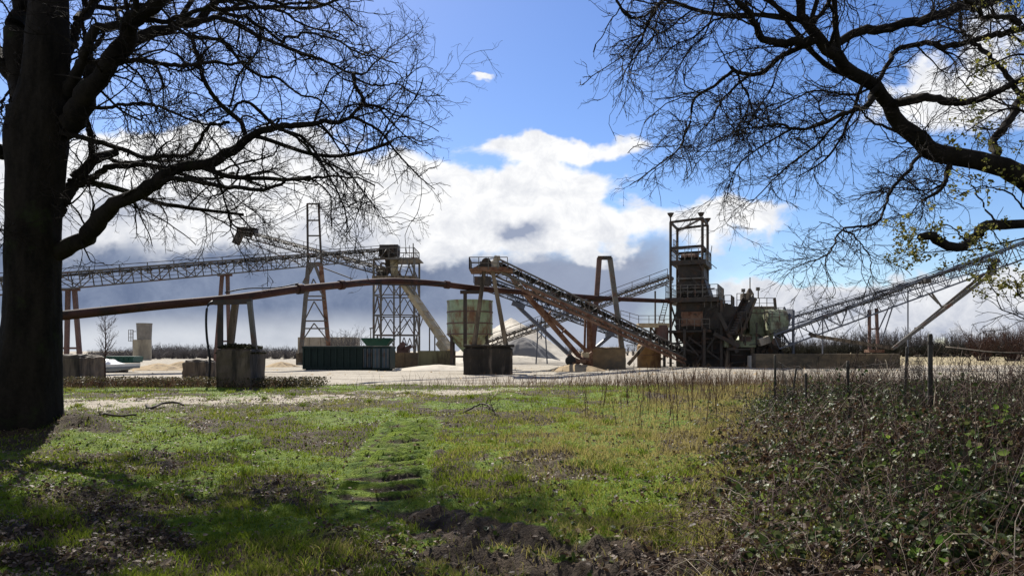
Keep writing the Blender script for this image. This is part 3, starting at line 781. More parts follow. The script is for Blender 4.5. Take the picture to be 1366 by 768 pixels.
def right_tree():
    rng = np.random.default_rng(29)
    D = 10.0
    root = thing('leaning_oak_tree', 'bare tree whose heavy grey limb sweeps in from the right edge across the blue sky', 'tree', (X(1500, 10.6), 10.6, 0))
    V0, F0 = trunk_mesh([Q(1520, 640, 10.6), Q(1512, 520, 10.6), Q(1500, 380, 10.5), Q(1492, 240, 10.5), Q(1500, 80, 10.6), Q(1515, -120, 10.8), Q(1530, -420, 11)],
                        [.62, .50, .45, .42, .36, .27, .1], rng, K=70, flare=(.2, 9))
    big = [(crop8((1490, 640), (1400, 560), (1310, 490), (1240, 448), (1150, 408), (1050, 375), (985, 330), (940, 262), (880, 212), (800, 158), (740, 108), (690, 30), (660, -40), (600, -150)), 27, 7, 10.5, 8.6)]
    med = [
        (crop8((745, 105), (690, 100), (620, 90), (565, 62), (520, 18), (480, -30), (400, -90)), 9, 4, 8.9, 8.0),
        (crop8((735, 135), (680, 140), (625, 148), (580, 182), (540, 190), (490, 172)), 6, 3.2, 8.9, 9.6),
        (crop8((500, 172), (450, 215), (400, 250), (385, 310), (350, 390), (300, 430), (230, 475)), 3.4, .9, 9.6, 10.2),
        (crop8((500, 180), (520, 225), (550, 292)), 2.4, 1.4, 9.6, 9.4),
        (crop8((540, 188), (480, 240), (440, 300), (400, 345)), 2.6, .9, 9.6, 8.8),
        (crop8((330, -60), (300, 5), (278, 50), (262, 95), (238, 140), (225, 195)), 4, 1, 8.4, 8.0),
        (crop8((180, -60), (205, 10), (228, 42), (270, 38), (320, 0)), 3, 1.5, 8.4, 8.8),
        (crop8((755, 112), (790, 88), (850, 72), (960, 60), (1060, 30), (1165, 0), (1300, -60)), 8, 9, 9, 11),
        (crop8((912, 200), (935, 145), (960, 108), (1050, 104), (1130, 95), (1200, 78), (1300, 60)), 4, 6, 9.4, 10.6),
        (crop8((930, 235), (1000, 242), (1080, 266), (1160, 240), (1240, 200)), 9, 5, 9.6, 8.4),
        (crop8((905, 248), (850, 292), (800, 300), (740, 315), (660, 328), (580, 320), (500, 335)), 6, 1.2, 9.4, 8.4),
        (crop8((815, 305), (780, 360), (745, 405), (700, 432), (655, 455)), 3.5, .8, 9.2, 9.6),
        (crop8((960, 318), (920, 318), (880, 308), (840, 285), (780, 240)), 3.5, 1, 9.7, 10.6),
        (crop8((1020, 392), (970, 440), (922, 488), (890, 560), (850, 568), (800, 575), (745, 645), (690, 670), (640, 690)), 4, .8, 9.8, 8.6),
        (crop8((885, 562), (880, 600), (868, 660), (845, 720), (825, 770)), 1.8, .6, 9.1, 8.9),
        (crop8((1065, 415), (1050, 450), (1028, 485), (985, 510)), 6, 2.2, 9.9, 9.7),
        (crop8((1035, 262), (1010, 320), (990, 370), (960, 400)), 2.2, .9, 9.4, 9),
        (crop8((700, 50), (730, 20), (760, -60)), 4, 4, 8.8, 9.6),
        (crop8((770, 90), (770, 40), (745, 10), (760, -40)), 3.4, 2.6, 9, 8),
        (crop8((640, 95), (600, 160), (580, 240), (540, 300), (520, 360)), 2.2, .8, 8.8, 9.2),
        (crop8((560, 60), (470, 50), (400, 90), (330, 130), (290, 180)), 2.6, .8, 8.3, 8.8),
        (crop8((870, 215), (800, 240), (700, 230), (600, 280), (520, 300)), 2.6, .8, 9.3, 10),
        (crop8((760, 312), (700, 380), (640, 420), (580, 480), (520, 540)), 2.4, .7, 9.1, 10),
        (crop8((640, 330), (560, 380), (500, 430), (480, 520)), 2.0, .7, 8.8, 8.4),
        (crop8((1150, 405), (1180, 330), (1240, 260), (1320, 180)), 8, 6, 10.2, 11),
        (crop8((1240, 200), (1180, 120), (1100, 60), (1060, -20)), 5, 3, 10.6, 11.5),
        (crop8((1230, 60), (1130, 20), (1040, -40)), 5, 3, 9, 8),
        (crop8((420, -40), (440, 20), (420, 90), (380, 130), (350, 190)), 2.4, .8, 8.4, 9),
    ]
    B, Br = limbs_from(big, 40, rng); Md, Mr = limbs_from(med, 40, rng); Md = snap(Md, B, .8)
    C0, Cr0 = grow(B, Br, 12, (2, 4.5), 16, .5, .02, (.4, 1.0), .10, (0, 0, .06), rng, .7, 1.0, 1, .08)
    A = np.concatenate([B, Md, Md]); Ar = np.concatenate([Br, Mr, Mr])
    L1, R1 = grow(A, Ar, 200, (.45, 1.45), 14, .5, .0055, (.45, 1.15), .17, (-.012, 0, -.004), rng, .22, 1.0, .9, .013)
    C1, CR1 = grow(C0, Cr0, 90, (.7, 1.9), 14, .5, .008, (.4, 1.0), .13, (0, 0, .01), rng, .1, 1.0, 1, .02)
    L2, R2 = grow(np.concatenate([L1, C1]), np.concatenate([R1, CR1]), 1700, (.2, .75), 9, .7, .003, (.4, 1.0), .17, (-.01, 0, -.012), rng, .08, 1.0, .9, .006)
    L2m, R2m = grow(Md, Mr, 620, (.25, .8), 9, .5, .003, (.5, 1.2), .17, (-.01, 0, -.022), rng, .15, 1.0, 1, .0065)
    T2 = np.concatenate([L2, L2m]); TR2 = np.concatenate([R2, R2m])
    L3, R3 = grow(T2, TR2, 10500, (.08, .34), 6, .75, .0022, (.35, 1.0), .13, (0, 0, -.012), rng, .1, 1.0, .9, .0034)
    L4, R4 = grow(L3, R3, 13000, (.04, .15), 4, .8, .002, (.4, 1.0), .18, (0, 0, 0), rng, .3, 1.0, 1, .0028)
    Vb, fb = merge_tubes([(B, Br, 16)])
    np_mesh('trunk', np.vstack([V0, Vb]), [np.vstack([F0, fb + len(V0)])], M['limb'], root, smooth=True)
    V, f = merge_tubes([(Md, Mr, 9), (C0, Cr0, 7), (L1, R1, 5), (C1, CR1, 5)])
    np_mesh('branches', V, [f], M['limb'], root, smooth=True)
    V, f = merge_tubes([(T2, TR2, 4), (L3, R3, 3), (L4, R4, 3)])
    np_mesh('crown', V, [f], M['twig'], root)
right_tree()

def budding_tree():
    rng = np.random.default_rng(41)
    D = 7.2
    root = thing('budding_tree', 'tree just off the right edge with a broken limb and yellow-green buds', 'tree', (X(1560, 7.6), 7.6, 0))
    V0, F0 = trunk_mesh([Q(1570, 700, 7.6), Q(1562, 560, 7.6), Q(1555, 420, 7.6), Q(1552, 290, 7.6), Q(1560, 120, 7.6), Q(1570, -100, 7.7), Q(1580, -300, 7.8)], [.3, .25, .22, .2, .17, .12, .05], rng, n=24, K=50, flare=(.2, 8))
    big = [([(1560, 330), (1470, 305), (1400, 298), (1366, 297), (1325, 300), (1299, 318), (1272, 332), (1252, 324), (1240, 316), (1226, 317)], 12, 7.5, 7.6, 6.9)]
    med = [
        ([(1550, 120), (1470, 110), (1400, 100), (1340, 80), (1290, 105)], 5, 1, 7.6, 7.0),
        ([(1550, 240), (1480, 215), (1400, 180), (1340, 150), (1290, 175)], 5, 1, 7.6, 6.6),
        ([(1380, 298), (1350, 262), (1310, 250), (1275, 262)], 2.2, .7, 7.1, 6.8),
        ([(1330, 300), (1310, 270), (1290, 235), (1300, 180)], 2, .6, 7.0, 7.4),
        ([(1420, 312), (1360, 318), (1300, 330), (1240, 336), (1196, 331)], 1.8, .7, 7.1, 6.8),
        ([(1290, 320), (1262, 300), (1235, 308), (1212, 304)], 1.4, .6, 7.0, 7.0),
        ([(1550, 60), (1470, 40), (1400, 50), (1350, 20)], 4, 1, 7.6, 7.9),
        ([(1545, 420), (1470, 400), (1400, 392), (1372, 385), (1345, 375)], 3, .8, 7.6, 7.2),
        ([(1480, 402), (1410, 420), (1372, 400), (1350, 372), (1342, 350)], 1.8, .7, 7.4, 7.0),
        ([(1545, 460), (1440, 450), (1366, 424), (1330, 395), (1321, 372), (1326, 366)], 2.4, .7, 7.6, 7.0),
        ([(1320, 305), (1345, 330), (1340, 345), (1325, 352), (1330, 362)], 1.1, .6, 7.0, 6.9),
    ]
    B, Br = limbs_from(big, 40, rng); Md, Mr = limbs_from(med, 30, rng)
    L2, R2 = grow(np.concatenate([Md, B[:, ::1][:, np.linspace(0, 39, 30).astype(int)]]), np.concatenate([Mr, Br[:, np.linspace(0, 39, 30).astype(int)]]), 210, (.15, .7), 10, .5, .0028, (.4, 1.2), .16, (-.02, 0, .02), rng, .2, 1.0, 1, .005)
    L3, R3 = grow(L2, R2, 420, (.06, .25), 6, .8, .0022, (.4, 1.0), .15, (0, 0, .02), rng, .1, 1, 1, .0035)
    np_mesh('trunk', V0, [F0], M['limb'], root, smooth=True)
    # broken stub end: close the tip with a ragged cap
    Vb, fb = tubes(B, Br, 14)
    tip = B[0, -1] + (B[0, -1] - B[0, -2]) * .3
    Vb = np.vstack([Vb, tip]); ring = (np.arange(14) + (40 - 1) * 14)
    cap = np.stack([ring, np.roll(ring, -1), np.full(14, len(Vb) - 1)], -1)
    np_mesh('broken_limb', Vb, [fb, cap], M['limb'], root, smooth=True)
    V, f = merge_tubes([(Md, Mr, 7), (L2, R2, 4), (L3, R3, 3)])
    np_mesh('branches', V, [f], M['twig'], root)
    # young leaves and catkins in little clusters
    T = np.concatenate([L2.reshape(-1, 3)[4::5], L3.reshape(-1, 3)[3::6]])
    zz = T[:, 2]; keep = (zz > 2.15) & (rng.random(len(T)) < .7)
    T = T[keep]
    per = 7
    c = np.repeat(T, per, 0) + rng.normal(0, .02, (len(T) * per, 3))
    mat = veg_mat('young_leaf', (.16, .17, .03), (.30, .27, .06), (.38, .34, .13), .5, .6)
    o = leaves_mesh('young_leaves', c, .018 + .022 * rng.random(len(c)), mat, rng.random(len(c)), rng, .2, .75)
    o.parent = root; o.location = Vector(o.location) - root.location
budding_tree()

def bare_bush(root, cx, cy, h, spread, n, rng, mat, S=3, lo=.004, up=.02, sub=6, z0=None):
    """multi-stem leafless shrub or small tree"""
    z0 = float(ground_h(cx, cy, False)) if z0 is None else z0
    st = np.zeros((n, 8, 3)); a = rng.random(n) * 2 * np.pi; sp = spread * rng.random(n) ** .6
    hh = h * (.55 + .45 * rng.random(n)); t = np.linspace(0, 1, 8)
    bx = cx + np.cos(a) * sp * .35; by = cy + np.sin(a) * sp * .35
    st[:, :, 0] = bx[:, None] + (np.cos(a) * sp)[:, None] * t ** 1.2; st[:, :, 1] = by[:, None] + (np.sin(a) * sp)[:, None] * t ** 1.2
    st[:, :, 2] = z0 + hh[:, None] * t
    st[:, 1:] += np.cumsum(rng.normal(0, h * .018, (n, 7, 3)), 1)
    r = np.linspace(h * .011, lo, 8)[None, :] * np.ones((n, 1))
    L2, R2 = grow(st, r, n * sub, (h * .12, h * .4), 6, .7, lo * .8, (.3, .9), .14, (0, 0, up), rng, .2, 1, 1)
    L3, R3 = grow(L2, R2, n * sub * 3, (h * .05, h * .18), 4, .8, lo * .7, (.3, .9), .14, (0, 0, up), rng, .2, 1, 1)
    return merge_tubes([(st, r, S), (L2, R2, S), (L3, R3, 3)])
# ---------------------------------------------------------------- conveyors
UP = Vector((0, 0, 1))
def frame_of(A, B):
    t = (B - A).normalized(); s = t.cross(UP).normalized(); n = s.cross(t)
    return t, s, n

def truss_mb(A, B, w, h, bay, ch=.10, la=.06, mb=None, dense=True):
    t, s, n = frame_of(A, B); L = (B - A).length; k = max(2, round(L / bay)); mb = mb or MB()
    for sg in (-1, 1):
        o = s * (sg * w / 2)
        mb.beam(A + o, B + o, ch); mb.beam(A + o + n * h, B + o + n * h, ch)
        for i in range(k + 1):
            p = A + t * (L * i / k) + o
            mb.beam(p, p + n * h, la)
            if i < k:
                p2 = A + t * (L * (i + 1) / k) + o
                if i % 2: mb.beam(p, p2 + n * h, la)
                else: mb.beam(p + n * h, p2, la)
                if dense:
                    pm = A + t * (L * (i + .5) / k) + o
                    mb.beam(pm + n * (h * .5), pm + n * h, la * .8)
    for i in range(k + 1):
        p = A + t * (L * i / k)
        mb.beam(p - s * w / 2, p + s * w / 2, la); mb.beam(p - s * w / 2 + n * h, p + s * w / 2 + n * h, la)
        if i < k:
            p2 = A + t * (L * (i + 1) / k); mb.beam(p - s * w / 2, p2 + s * w / 2, la * .8)
    return mb

def conveyor(name, label, A, B, w=1.2, h=1.1, bay=1.5, mat='steel', rail=(.75, 1), belt_at=.78, ch=.10, la=.06, drum_end=True, walk=True, dense=True, belt_mat='black'):
    t, s, n = frame_of(A, B); L = (B - A).length
    root = thing(name, label, 'conveyor', Vector((A.x, A.y, 0)))
    truss_mb(A, B, w, h, bay, ch, la, dense=dense).build('truss', M[mat], root)
    mb = MB(); bw = w * .33
    a, b = A + n * (h * belt_at), B + n * (h * belt_at)
    for (u0, z0, u1, z1) in ((-bw, .08, -bw * .45, 0), (-bw * .45, 0, bw * .45, 0), (bw * .45, 0, bw, .08)):
        p = [a + s * u0 + n * z0, a + s * u1 + n * z1, b + s * u1 + n * z1, b + s * u0 + n * z0]
        mb.hexa([p[0] - n * .02, p[1] - n * .02, p[1] + n * .02, p[0] + n * .02, p[3] - n * .02, p[2] - n * .02, p[2] + n * .02, p[3] + n * .02])
    a2, b2 = A + n * (h * .28), B + n * (h * .28)
    mb.beam(a2, b2, w * .5, .03)
    mb.build('belt', M[belt_mat], root)
    k = round(L / 1.6); me = None
    for i in range(1, k):
        p = A + t * (L * i / k) + n * (h * belt_at - .08)
        if me is None:
            ro = MB().tube([p - s * w * .44, p + s * w * .44], .05, 8).build('roller', M['dark'], root); me = ro; p0 = p
        else:
            c_ = me.copy(); c_.location = p - p0; c_.parent = root; COL.objects.link(c_)
    if rail:
        hh, side = rail; mb = MB()
        for sg in ((-1, 1) if side == 2 else (side,)):
            o = s * (sg * (w / 2 + (.55 if walk else .03))) + n * (h if not walk else h * .55)
            hr = hh if not walk else hh + h * .45
            mb.rail([A + o, B + o], hr, 2.2, .028)
            if walk:
                mb.beam(A + s * sg * (w / 2 + .3) + n * h * .55, B + s * sg * (w / 2 + .3) + n * h * .55, .5, .04)
        mb.build('walkway' if walk else 'handrail', M[mat], root)
    if drum_end:
        for p in (A, B):
            c = p + n * (h * .52); MB().tube([c - s * w * .48, c + s * w * .48], h * .30, 14).build('drum', M['dark'], root)
    return root, (t, s, n)

def legs(root, feet, mat, w=.22, name='leg'):
    for a, b in feet: MB().beam(a, b, w).build(name, M[mat], root)

# ---------------------------------------------------------------- slurry pipe and its concrete piers
PIPE = [(20, 424, 29), (80, 421, 30), (200, 408.5, 32.3), (310, 398, 34.6), (395, 386, 38), (455, 380, 41), (490, 376.5, 43.4), (530, 375, 46), (585, 378.5, 48.5), (640, 385, 51), (740, 393, 58), (820, 398.5, 65), (900, 402, 73)]
def pipe():
    pts = [Q(*p) for p in PIPE]
    root = thing('slurry_pipe', 'long red-brown pipe rising from behind the left tree and crossing the whole yard', 'pipe', Vector((pts[3].x, pts[3].y, 0)))
    q = resample([tuple(p) for p in pts], 90)
    MB().tube([Vector(p) for p in q], .20, 16).build('pipe_run', M['pipe'], root, smooth=True)
    # flange pairs
    for px, py, d in ((395, 388, 38), (455, 381, 41), (592, 379, 48.8), (724, 392, 57)):
        i = int(np.argmin(np.abs(q[:, 1] - d))); p = Vector(q[i]); t = (Vector(q[i + 1]) - Vector(q[i - 1])).normalized()
        MB().tube([p - t * .16, p - t * .02, p + t * .02, p + t * .16], .27, 16).build('flange', M['pipe'], root)
    # slack black cable tied along the pipe
    mb = MB()
    for a, b in ((300, 398), (470, 600)):
        cs = []
        for k in range(17):
            px = a + (b - a) * k / 16
            X0 = np.interp(px, [p[0] for p in PIPE], [p[1] for p in PIPE]); d = np.interp(px, [p[0] for p in PIPE], [p[2] for p in PIPE])
            off = -8 - 2 * math.sin(k / 16 * 6.28) if a == 300 else 9 * math.sin(k / 16 * math.pi) - 3
            cs.append(Q(px, X0 + off * 34 / d * 1.1, d - .32))
        MB().tube(cs, .035, 6).build('cable', M['black'], root, smooth=True)
    # hanging hose
    h = [Q(284, 402, 33.6), Q(277, 408, 33.4), Q(275, 425, 33.3), Q(276, 450, 33.3), Q(280, 480, 33.3), Q(279, 505, 33.2)]
    hp = MB().tube([Vector(p) for p in resample([tuple(p) for p in h], 24)], .055, 8).build('hanging_hose', M['black'], root, smooth=True)
pipe()

def concrete_block(name, label, px0, px1, py0, d, depth, mat, bevel=.05, root=None, rz=0):
    a, b = X(px0, d), X(px1, d); zt = Zp(py0, d); cx = (a + b) / 2; cy = d + depth / 2
    root = thing(name, label, 'concrete pier', (cx, cy, 0))
    w2, d2, ch = (b - a) / 2, depth / 2, .16
    mbp = MB(); rings = [(w2, d2, -.3), (w2, d2, zt - ch), (w2 - ch * 1.1, d2 - ch, zt)]
    for (p, q, z) in rings: mbp.v += [(cx - p, cy - q, z), (cx + p, cy - q, z), (cx + p, cy + q, z), (cx - p, cy + q, z)]
    for k in (0, 4): mbp.f += [(k, k + 1, k + 5, k + 4), (k + 1, k + 2, k + 6, k + 5), (k + 2, k + 3, k + 7, k + 6), (k + 3, k, k + 4, k + 7)]
    mbp.f += [(8, 9, 10, 11), (3, 2, 1, 0)]
    o = mbp.build('pier_block', M[mat], root)
    bm = bmesh.new(); bm.from_mesh(o.data)
    bmesh.ops.subdivide_edges(bm, edges=bm.edges[:], cuts=5, use_grid_fill=True)
    rng = random.Random(px0)
    for v in bm.verts: v.co += Vector((rng.uniform(-1, 1), rng.uniform(-1, 1), rng.uniform(-1, 1))) * .035
    bm.to_mesh(o.data); bm.free()
    return root

# left pier (behind trunk) with the far conveyor leg standing behind it
r = concrete_block('concrete_pier', 'low brown concrete pier right beside the big left trunk', 20, 107, 473, 36.5, 2.2, 'concmid')
# shadowed pier at left that carries the pipe
r = concrete_block('concrete_pier', 'tall stained concrete pier with moss on top carrying the pipe on three posts', 288, 334, 463, 32.2, 1.9, 'concmid')
d = 33.2
MB().beam(Q(294, 464, d), Q(294, 404, d), .20, .20).build('post', M['dark'], r)
MB().beam(Q(307, 464, d + .5), Q(314, 404, d + .5), .26, .26).build('post', M['conc'], r)
MB().beam(Q(340, 466, d - .1), Q(333, 402, d - .1), .20, .20).build('post', M['steel'], r)
MB().beam(Q(286, 403.5, d), Q(336, 402, d), .26, .22).build('crossbeam', M['dark'], r)
rngb = np.random.default_rng(3)
mu, mv = rngb.uniform(-1, 1, 3000), rngb.uniform(-1, 1, 3000)
c = np.stack([r.location.x + mu * .82, r.location.y + mv * .95, Zp(463, 32.2) - .05 + .20 * rngb.random(3000) * np.clip(1.05 - mu ** 2, 0, 1) * (.35 + 1.1 * fbm(mu, mv, 2.2, 3, 5)) + np.where(np.abs(mu) > .86, -.22, 0)], -1)
mossm = veg_mat('pier_moss', (.018, .018, .008), (.035, .038, .014), (.08, .065, .035), .15)
o = leaves_mesh('moss', c, .05 + .05 * rngb.random(3000), mossm, rngb.random(3000), rngb, .3, .9)
o['kind'] = 'stuff'; o.parent = r; o.location = Vector(o.location) - r.location
# small low block behind it
concrete_block('concrete_pier', 'small low concrete block left of the tall stained pier', 243, 274, 480, 42, 1.6, 'concmid')

# ---------------------------------------------------------------- long left conveyor
A, B = Q(-60, 399, 46), Q(526, 344.5, 78)
root, (t, s, n) = conveyor('long_conveyor', 'longest belt conveyor climbing from the left trunk up to the lattice tower', A, B, 1.2, 1.12, 1.45, 'steel', (.35, -1), ch=.11)
def at_px(px):
    lo, hi = 0.0, 1.0
    for _ in range(40):
        m = (lo + hi) / 2; p = A.lerp(B, m)
        if p.x / p.y * F + 683 < px: lo = m
        else: hi = m
    return A.lerp(B, lo)
for px, f0, f1, mt in ((95, 84, 104, 'redleg'), (300, 285, 305, 'redleg')):
    p = at_px(px); y = p.y
    zt = p.z
    for fx, dx in ((f0, -.45), (f1, .45)):
        foot = Vector((X(fx, y), y + .2, -.1)) if px == 300 else Vector((X(fx + 2, y), y + .2, -.1))
        MB().beam(Vector((p.x + dx * .5, y, zt)), foot, .26).build('leg', M[mt], root)
    zz = zt * .30
    MB().beam(Vector((p.x - .75, y + .1, zz)), Vector((p.x + .65, y + .1, zz)), .14).build('crossbar', M[mt], root); MB().beam(Vector((p.x - .6, y, zt - .08)), Vector((p.x + .6, y, zt - .08)), .2).build('crossbar', M[mt], root)
hd = B + n * .6
MB().box(hd + Vector((-.6, -.75, .35)), (1.5, .5, .75)).box(hd + Vector((.1, .1, .2)), (.9, 1.5, 1.2)).build('drive_housing', M['dark'], root, bevel=.05)

# ---------------------------------------------------------------- mast and slung boom conveyor
d = 82
root = thing('mast_tower', 'tall slim A-shaped steel mast with stay cables standing behind the long container', 'mast', Vector((X(419, d), d, 0)))
waist = 352
for sy in (0, 1):
    dd = d + sy * 2.0; dw = d + .6 + sy * .8
    for x0, x1, x2 in ((400, 411.5, 410), (441, 428, 425)):
        MB().beam(Q(x0, 490, dd), Q(x1, waist, dw), .42, .36).build('leg', M['rust' if x0 > 420 else 'steel'], root)
        MB().beam(Q(x1 - (.5 if x0 < 420 else -2), waist + 30, dw), Q(x2, 272, dw), .20).build('mast_post', M['dark'], root)
mb = MB()
for sy in (0, 1):
    dw = d + .6 + sy * .8
    for py in (272, 294, 314.5): mb.beam(Q(410, py, dw), Q(425.5, py, dw), .16)
    mb.beam(Q(410.5, waist, dw), Q(428, waist, dw), .34)
    for py, xa, xb in ((395, 408.5, 432), (400, 408, 433), (428, 406, 436.5), (438, 405, 438)): mb.beam(Q(xa, py, d + sy * 1.6), Q(xb, py, d + sy * 1.6), .15)
    for (xa, ya), (xb, yb) in (((410, 395), (418, 372)), ((431, 395), (418, 372)), ((406, 428), (419, 402)), ((435, 428), (419, 402)), ((403, 455), (419, 431)), ((438, 455), (419, 431))):
        mb.beam(Q(xa, ya, d + sy * 1.5), Q(xb, yb, d + sy * 1.5), .12)
    mb.beam(Q(405, 378, dw), Q(418, 353, dw), .30); mb.beam(Q(429.5, 378, dw), Q(420, 353, dw), .30)
for py in (272, 294, 314.5): mb.beam(Q(410, py, d + .6), Q(410, py, d + 1.4), .14); mb.beam(Q(425.5, py, d + .6), Q(425.5, py, d + 1.4), .14)
mb.build('bracing', M['steel'], root)
for a, b in ((Q(410, 274, d + .6), Q(340, 305, 90)), (Q(410, 277, d + 1.4), Q(352, 307, 90)), (Q(425.5, 274, d + .6), Q(508, 352, 80)), (Q(425.5, 275, d + 1.4), Q(503, 360, 82))):
    MB().tube([a, a.lerp(b, .5) - Vector((0, 0, .15)), b], .035, 5).build('stay_cable', M['dark'], root)
MB().box((X(404, d), d + .6, .45), (1.5, 1.5, 1.9)).build('footing', M['conc'], root, bevel=.04); MB().box((X(438, d), d + .6, .3), (1.3, 1.5, 1.4)).build('footing', M['conc'], root, bevel=.04)

A2, B2 = Q(506, 366, 80.5), Q(330, 318, 90.5)
root, (t, s, n) = conveyor('boom_conveyor', 'slung boom conveyor hanging from the mast with its end pointing up left', A2, B2, 1.0, .85, 1.3, 'steel', (.5, 1), ch=.09, la=.05)
mb = MB(); c = B2 + n * .7
mb.box(c + Vector((-.1, 0, .25)), (2.2, 1.4, .6)).beam(c + Vector((-.9, 0, .1)), c + Vector((-1.6, 0, -1.4)), .5, .9)
mb.build('discharge_head', M['dark'], root, bevel=.04)
MB().beam(Q(400, 352, 86), Q(338, 326, 90), .12).beam(Q(470, 372, 83), Q(412, 350, 85.5), .12).beam(Q(412, 350, 85.5), Q(412, 338, 85.5), .10).build('truss_rod', M['steel'], root)

# ---------------------------------------------------------------- lattice transfer tower
d = 76; dp = 4.2
root = thing('lattice_tower', 'square lattice steel tower with V braces and a transfer head on top', 'tower', Vector((X(525.5, d), d + dp / 2, 0)))
for x_ in (498.5, 525.5, 552.5):
    for yy in (0, dp):
        a = Vector((X(x_, d), d + yy, -.1)); top = Zp(345 if x_ != 525.5 else 372, d)
        MB().beam(a, Vector((a.x, a.y, top)), .20 if x_ != 525.5 else .16).build('column', M['steel'], root)
mb = MB(); xl = [X(v, d) for v in (498.5, 512, 525.5, 539, 552.5)]
levs = [Zp(v, d) for v in (372, 393, 420, 446.5, 489)]
for yy in (0, dp):
    y = d + yy
    for z in levs[:4]: mb.beam((xl[0], y, z), (xl[4], y, z), .11)
    for za, zb in zip(levs[:4], levs[1:]):
        za2 = za - (.25 if za != levs[0] else 0)
        for i in (0, 2):
            mb.beam((xl[i], y, zb), (xl[i + 1], y, za2), .09); mb.beam((xl[i + 1], y, za2), (xl[i + 2], y, zb), .09)
for x_ in (xl[0], xl[4]):
    for z in levs[:4]: mb.beam((x_, d, z), (x_, d + dp, z), .14)
    for za, zb in zip(levs[:4], levs[1:]):
        mb.beam((x_, d, zb), (x_, d + dp / 2, za), .12); mb.beam((x_, d + dp / 2, za), (x_, d + dp, zb), .12)
z3 = Zp(345, d)
for yy in (0, dp):
    y = d + yy
    mb.beam((xl[0], y, z3), (xl[4], y, z3), .18)
    mb.beam((xl[2] + .3, y, levs[0]), (xl[3], y, z3), .12); mb.beam((xl[3] + .2, y, z3), (xl[4], y, levs[0]), .14)
    mb.beam((xl[0], y, z3 - .1), (xl[1], y, levs[0]), .10)
mb.build('bracing', M['steel'], root)
MB().box((X(525.5, d), d + dp / 2, levs[0] + .1), (xl[4] - xl[0] + .3, dp + .3, .45)).build('deck', M['conc'], root)
MB().box((X(540, d), d + dp / 2, z3 + .06), (xl[4] - xl[1] - .3, dp + .2, .10)).build('upper_deck', M['steel'], root)
mb = MB(); zu = z3 + .1
mb.rail([(xl[2] - .5, d, zu), (xl[4], d, zu), (xl[4], d + dp, zu), (xl[2] - .5, d + dp, zu)], 1.05, 1.0, .03)
mb.rail([(xl[0], d - .1, levs[0] + .3), (xl[4], d - .1, levs[0] + .3)], .95, 1.4, .025)
mb.beam((xl[4] - .1, d, zu), (xl[4] - .1, d, zu + 1.5), .1).beam((xl[4] - .5, d, zu), (xl[4] - .5, d, zu + 1.3), .06)
mb.build('handrail', M['steel'], root)
mb = MB(); y = d + dp / 2
mb.add([(X(510, d), y - .9, Zp(341, d)), (X(524, d), y - .9, Zp(341, d)), (X(524, d), y + .9, Zp(341, d)), (X(510, d), y + .9, Zp(341, d)),
        (X(513, d), y - .5, Zp(361, d)), (X(520, d), y - .5, Zp(361, d)), (X(520, d), y + .5, Zp(361, d)), (X(513, d), y + .5, Zp(361, d))],
       [(0, 1, 2, 3), (0, 4, 5, 1), (1, 5, 6, 2), (2, 6, 7, 3), (3, 7, 4, 0)])
mb.beam(Q(516, 358, d + 1.6), Q(507, 371, d + 1.6), .7, .9).beam(Q(518, 350, d + 2.4), Q(532, 372, d + 2.4), .6, .9)
mb.build('transfer_chute', M['conc'], root)
MB().tube([Q(526, 346, d + 1.2), Q(526, 372, d + 1.2)], [.45, .35], 14).build('pipe_chute', M['tan'], root, smooth=True)
MB().pbox(505, 521, 330, 342, d + 1.0, 1.6).build('drive_housing', M['dark'], root, bevel=.06)
MB().pbox(503, 511, 361, 369, d + .5, 1.2).build('motor', M['dark'], root, bevel=.08)

# tan enclosed chute conveyor
A3, B3 = Q(534, 372, 77.5), Q(600, 468, 72)
t, s, n = frame_of(A3, B3)
root = thing('chute_conveyor', 'tan boxed chute sloping steeply down from the lattice tower toward the green silo', 'conveyor', Vector((B3.x, B3.y, 0)))
MB().beam(A3, B3, .62, .55).build('casing', M['tan'], root, bevel=.03)
mb = MB()
for k in range(9):
    p = A3.lerp(B3, (k + .5) / 9); mb.beam(p - s * .40 + n * .34, p + s * .40 + n * .34, .06)
    mb.beam(p - s * .39 - n * .33, p - s * .39 + n * .34, .05)
mb.beam(A3 + n * .33 - s * .36, B3 + n * .33 - s * .36, .08).build('stiffener', M['tan'], root)
MB().beam(Q(588, 455, 72.6), Q(599, 470, 71.8), .95, .85).build('foot_box', M['tan'], root, bevel=.05)
for a, b in ((573, 437), (580, 443)): MB().beam(Q(a, b, 73.4), Q(a, 489, 73.4), .12).build('leg', M['steel'], root)
MB().beam(Q(558, 412, 75), Q(527, 449, 76), .07).beam(Q(566, 418, 75), Q(553, 458, 76), .07).build('tie_rod', M['steel'], root)

# ---------------------------------------------------------------- green silo
d = 64; cx = X(625, d); cy = d + 2
root = thing('storage_silo', 'weathered green round silo with a cone hopper and rust streaks', 'silo', (cx, cy, 0))
rr = 30.3 * d / F * (cy / d) ; zt, zb, zc = Zp(399, d), Zp(446, d), Zp(474, d)
MB().tube([(cx, cy, zb), (cx, cy, zt)], rr, 40).build('shell', M['silo'], root, smooth=False)
MB().tube([(cx, cy, zc), (cx, cy, zb)], [.35, rr * .995], 40).build('hopper', M['silo'], root)
for z in (zb + .05, zb + (zt - zb) * .33, zb + (zt - zb) * .66, zt - .05):
    MB().tube([(cx, cy, z - .05), (cx, cy, z + .05)], rr + .05, 40).build('hoop', M['redleg' if z < zt - .2 else 'silo'], root)
for a in (35, 145, 215, 325):
    px = cx + rr * .93 * math.cos(R(a)); py = cy + rr * .93 * math.sin(R(a))
    MB().beam((px, py, -.1), (px, py, zb + .5), .24).build('leg', M['dark'], root)
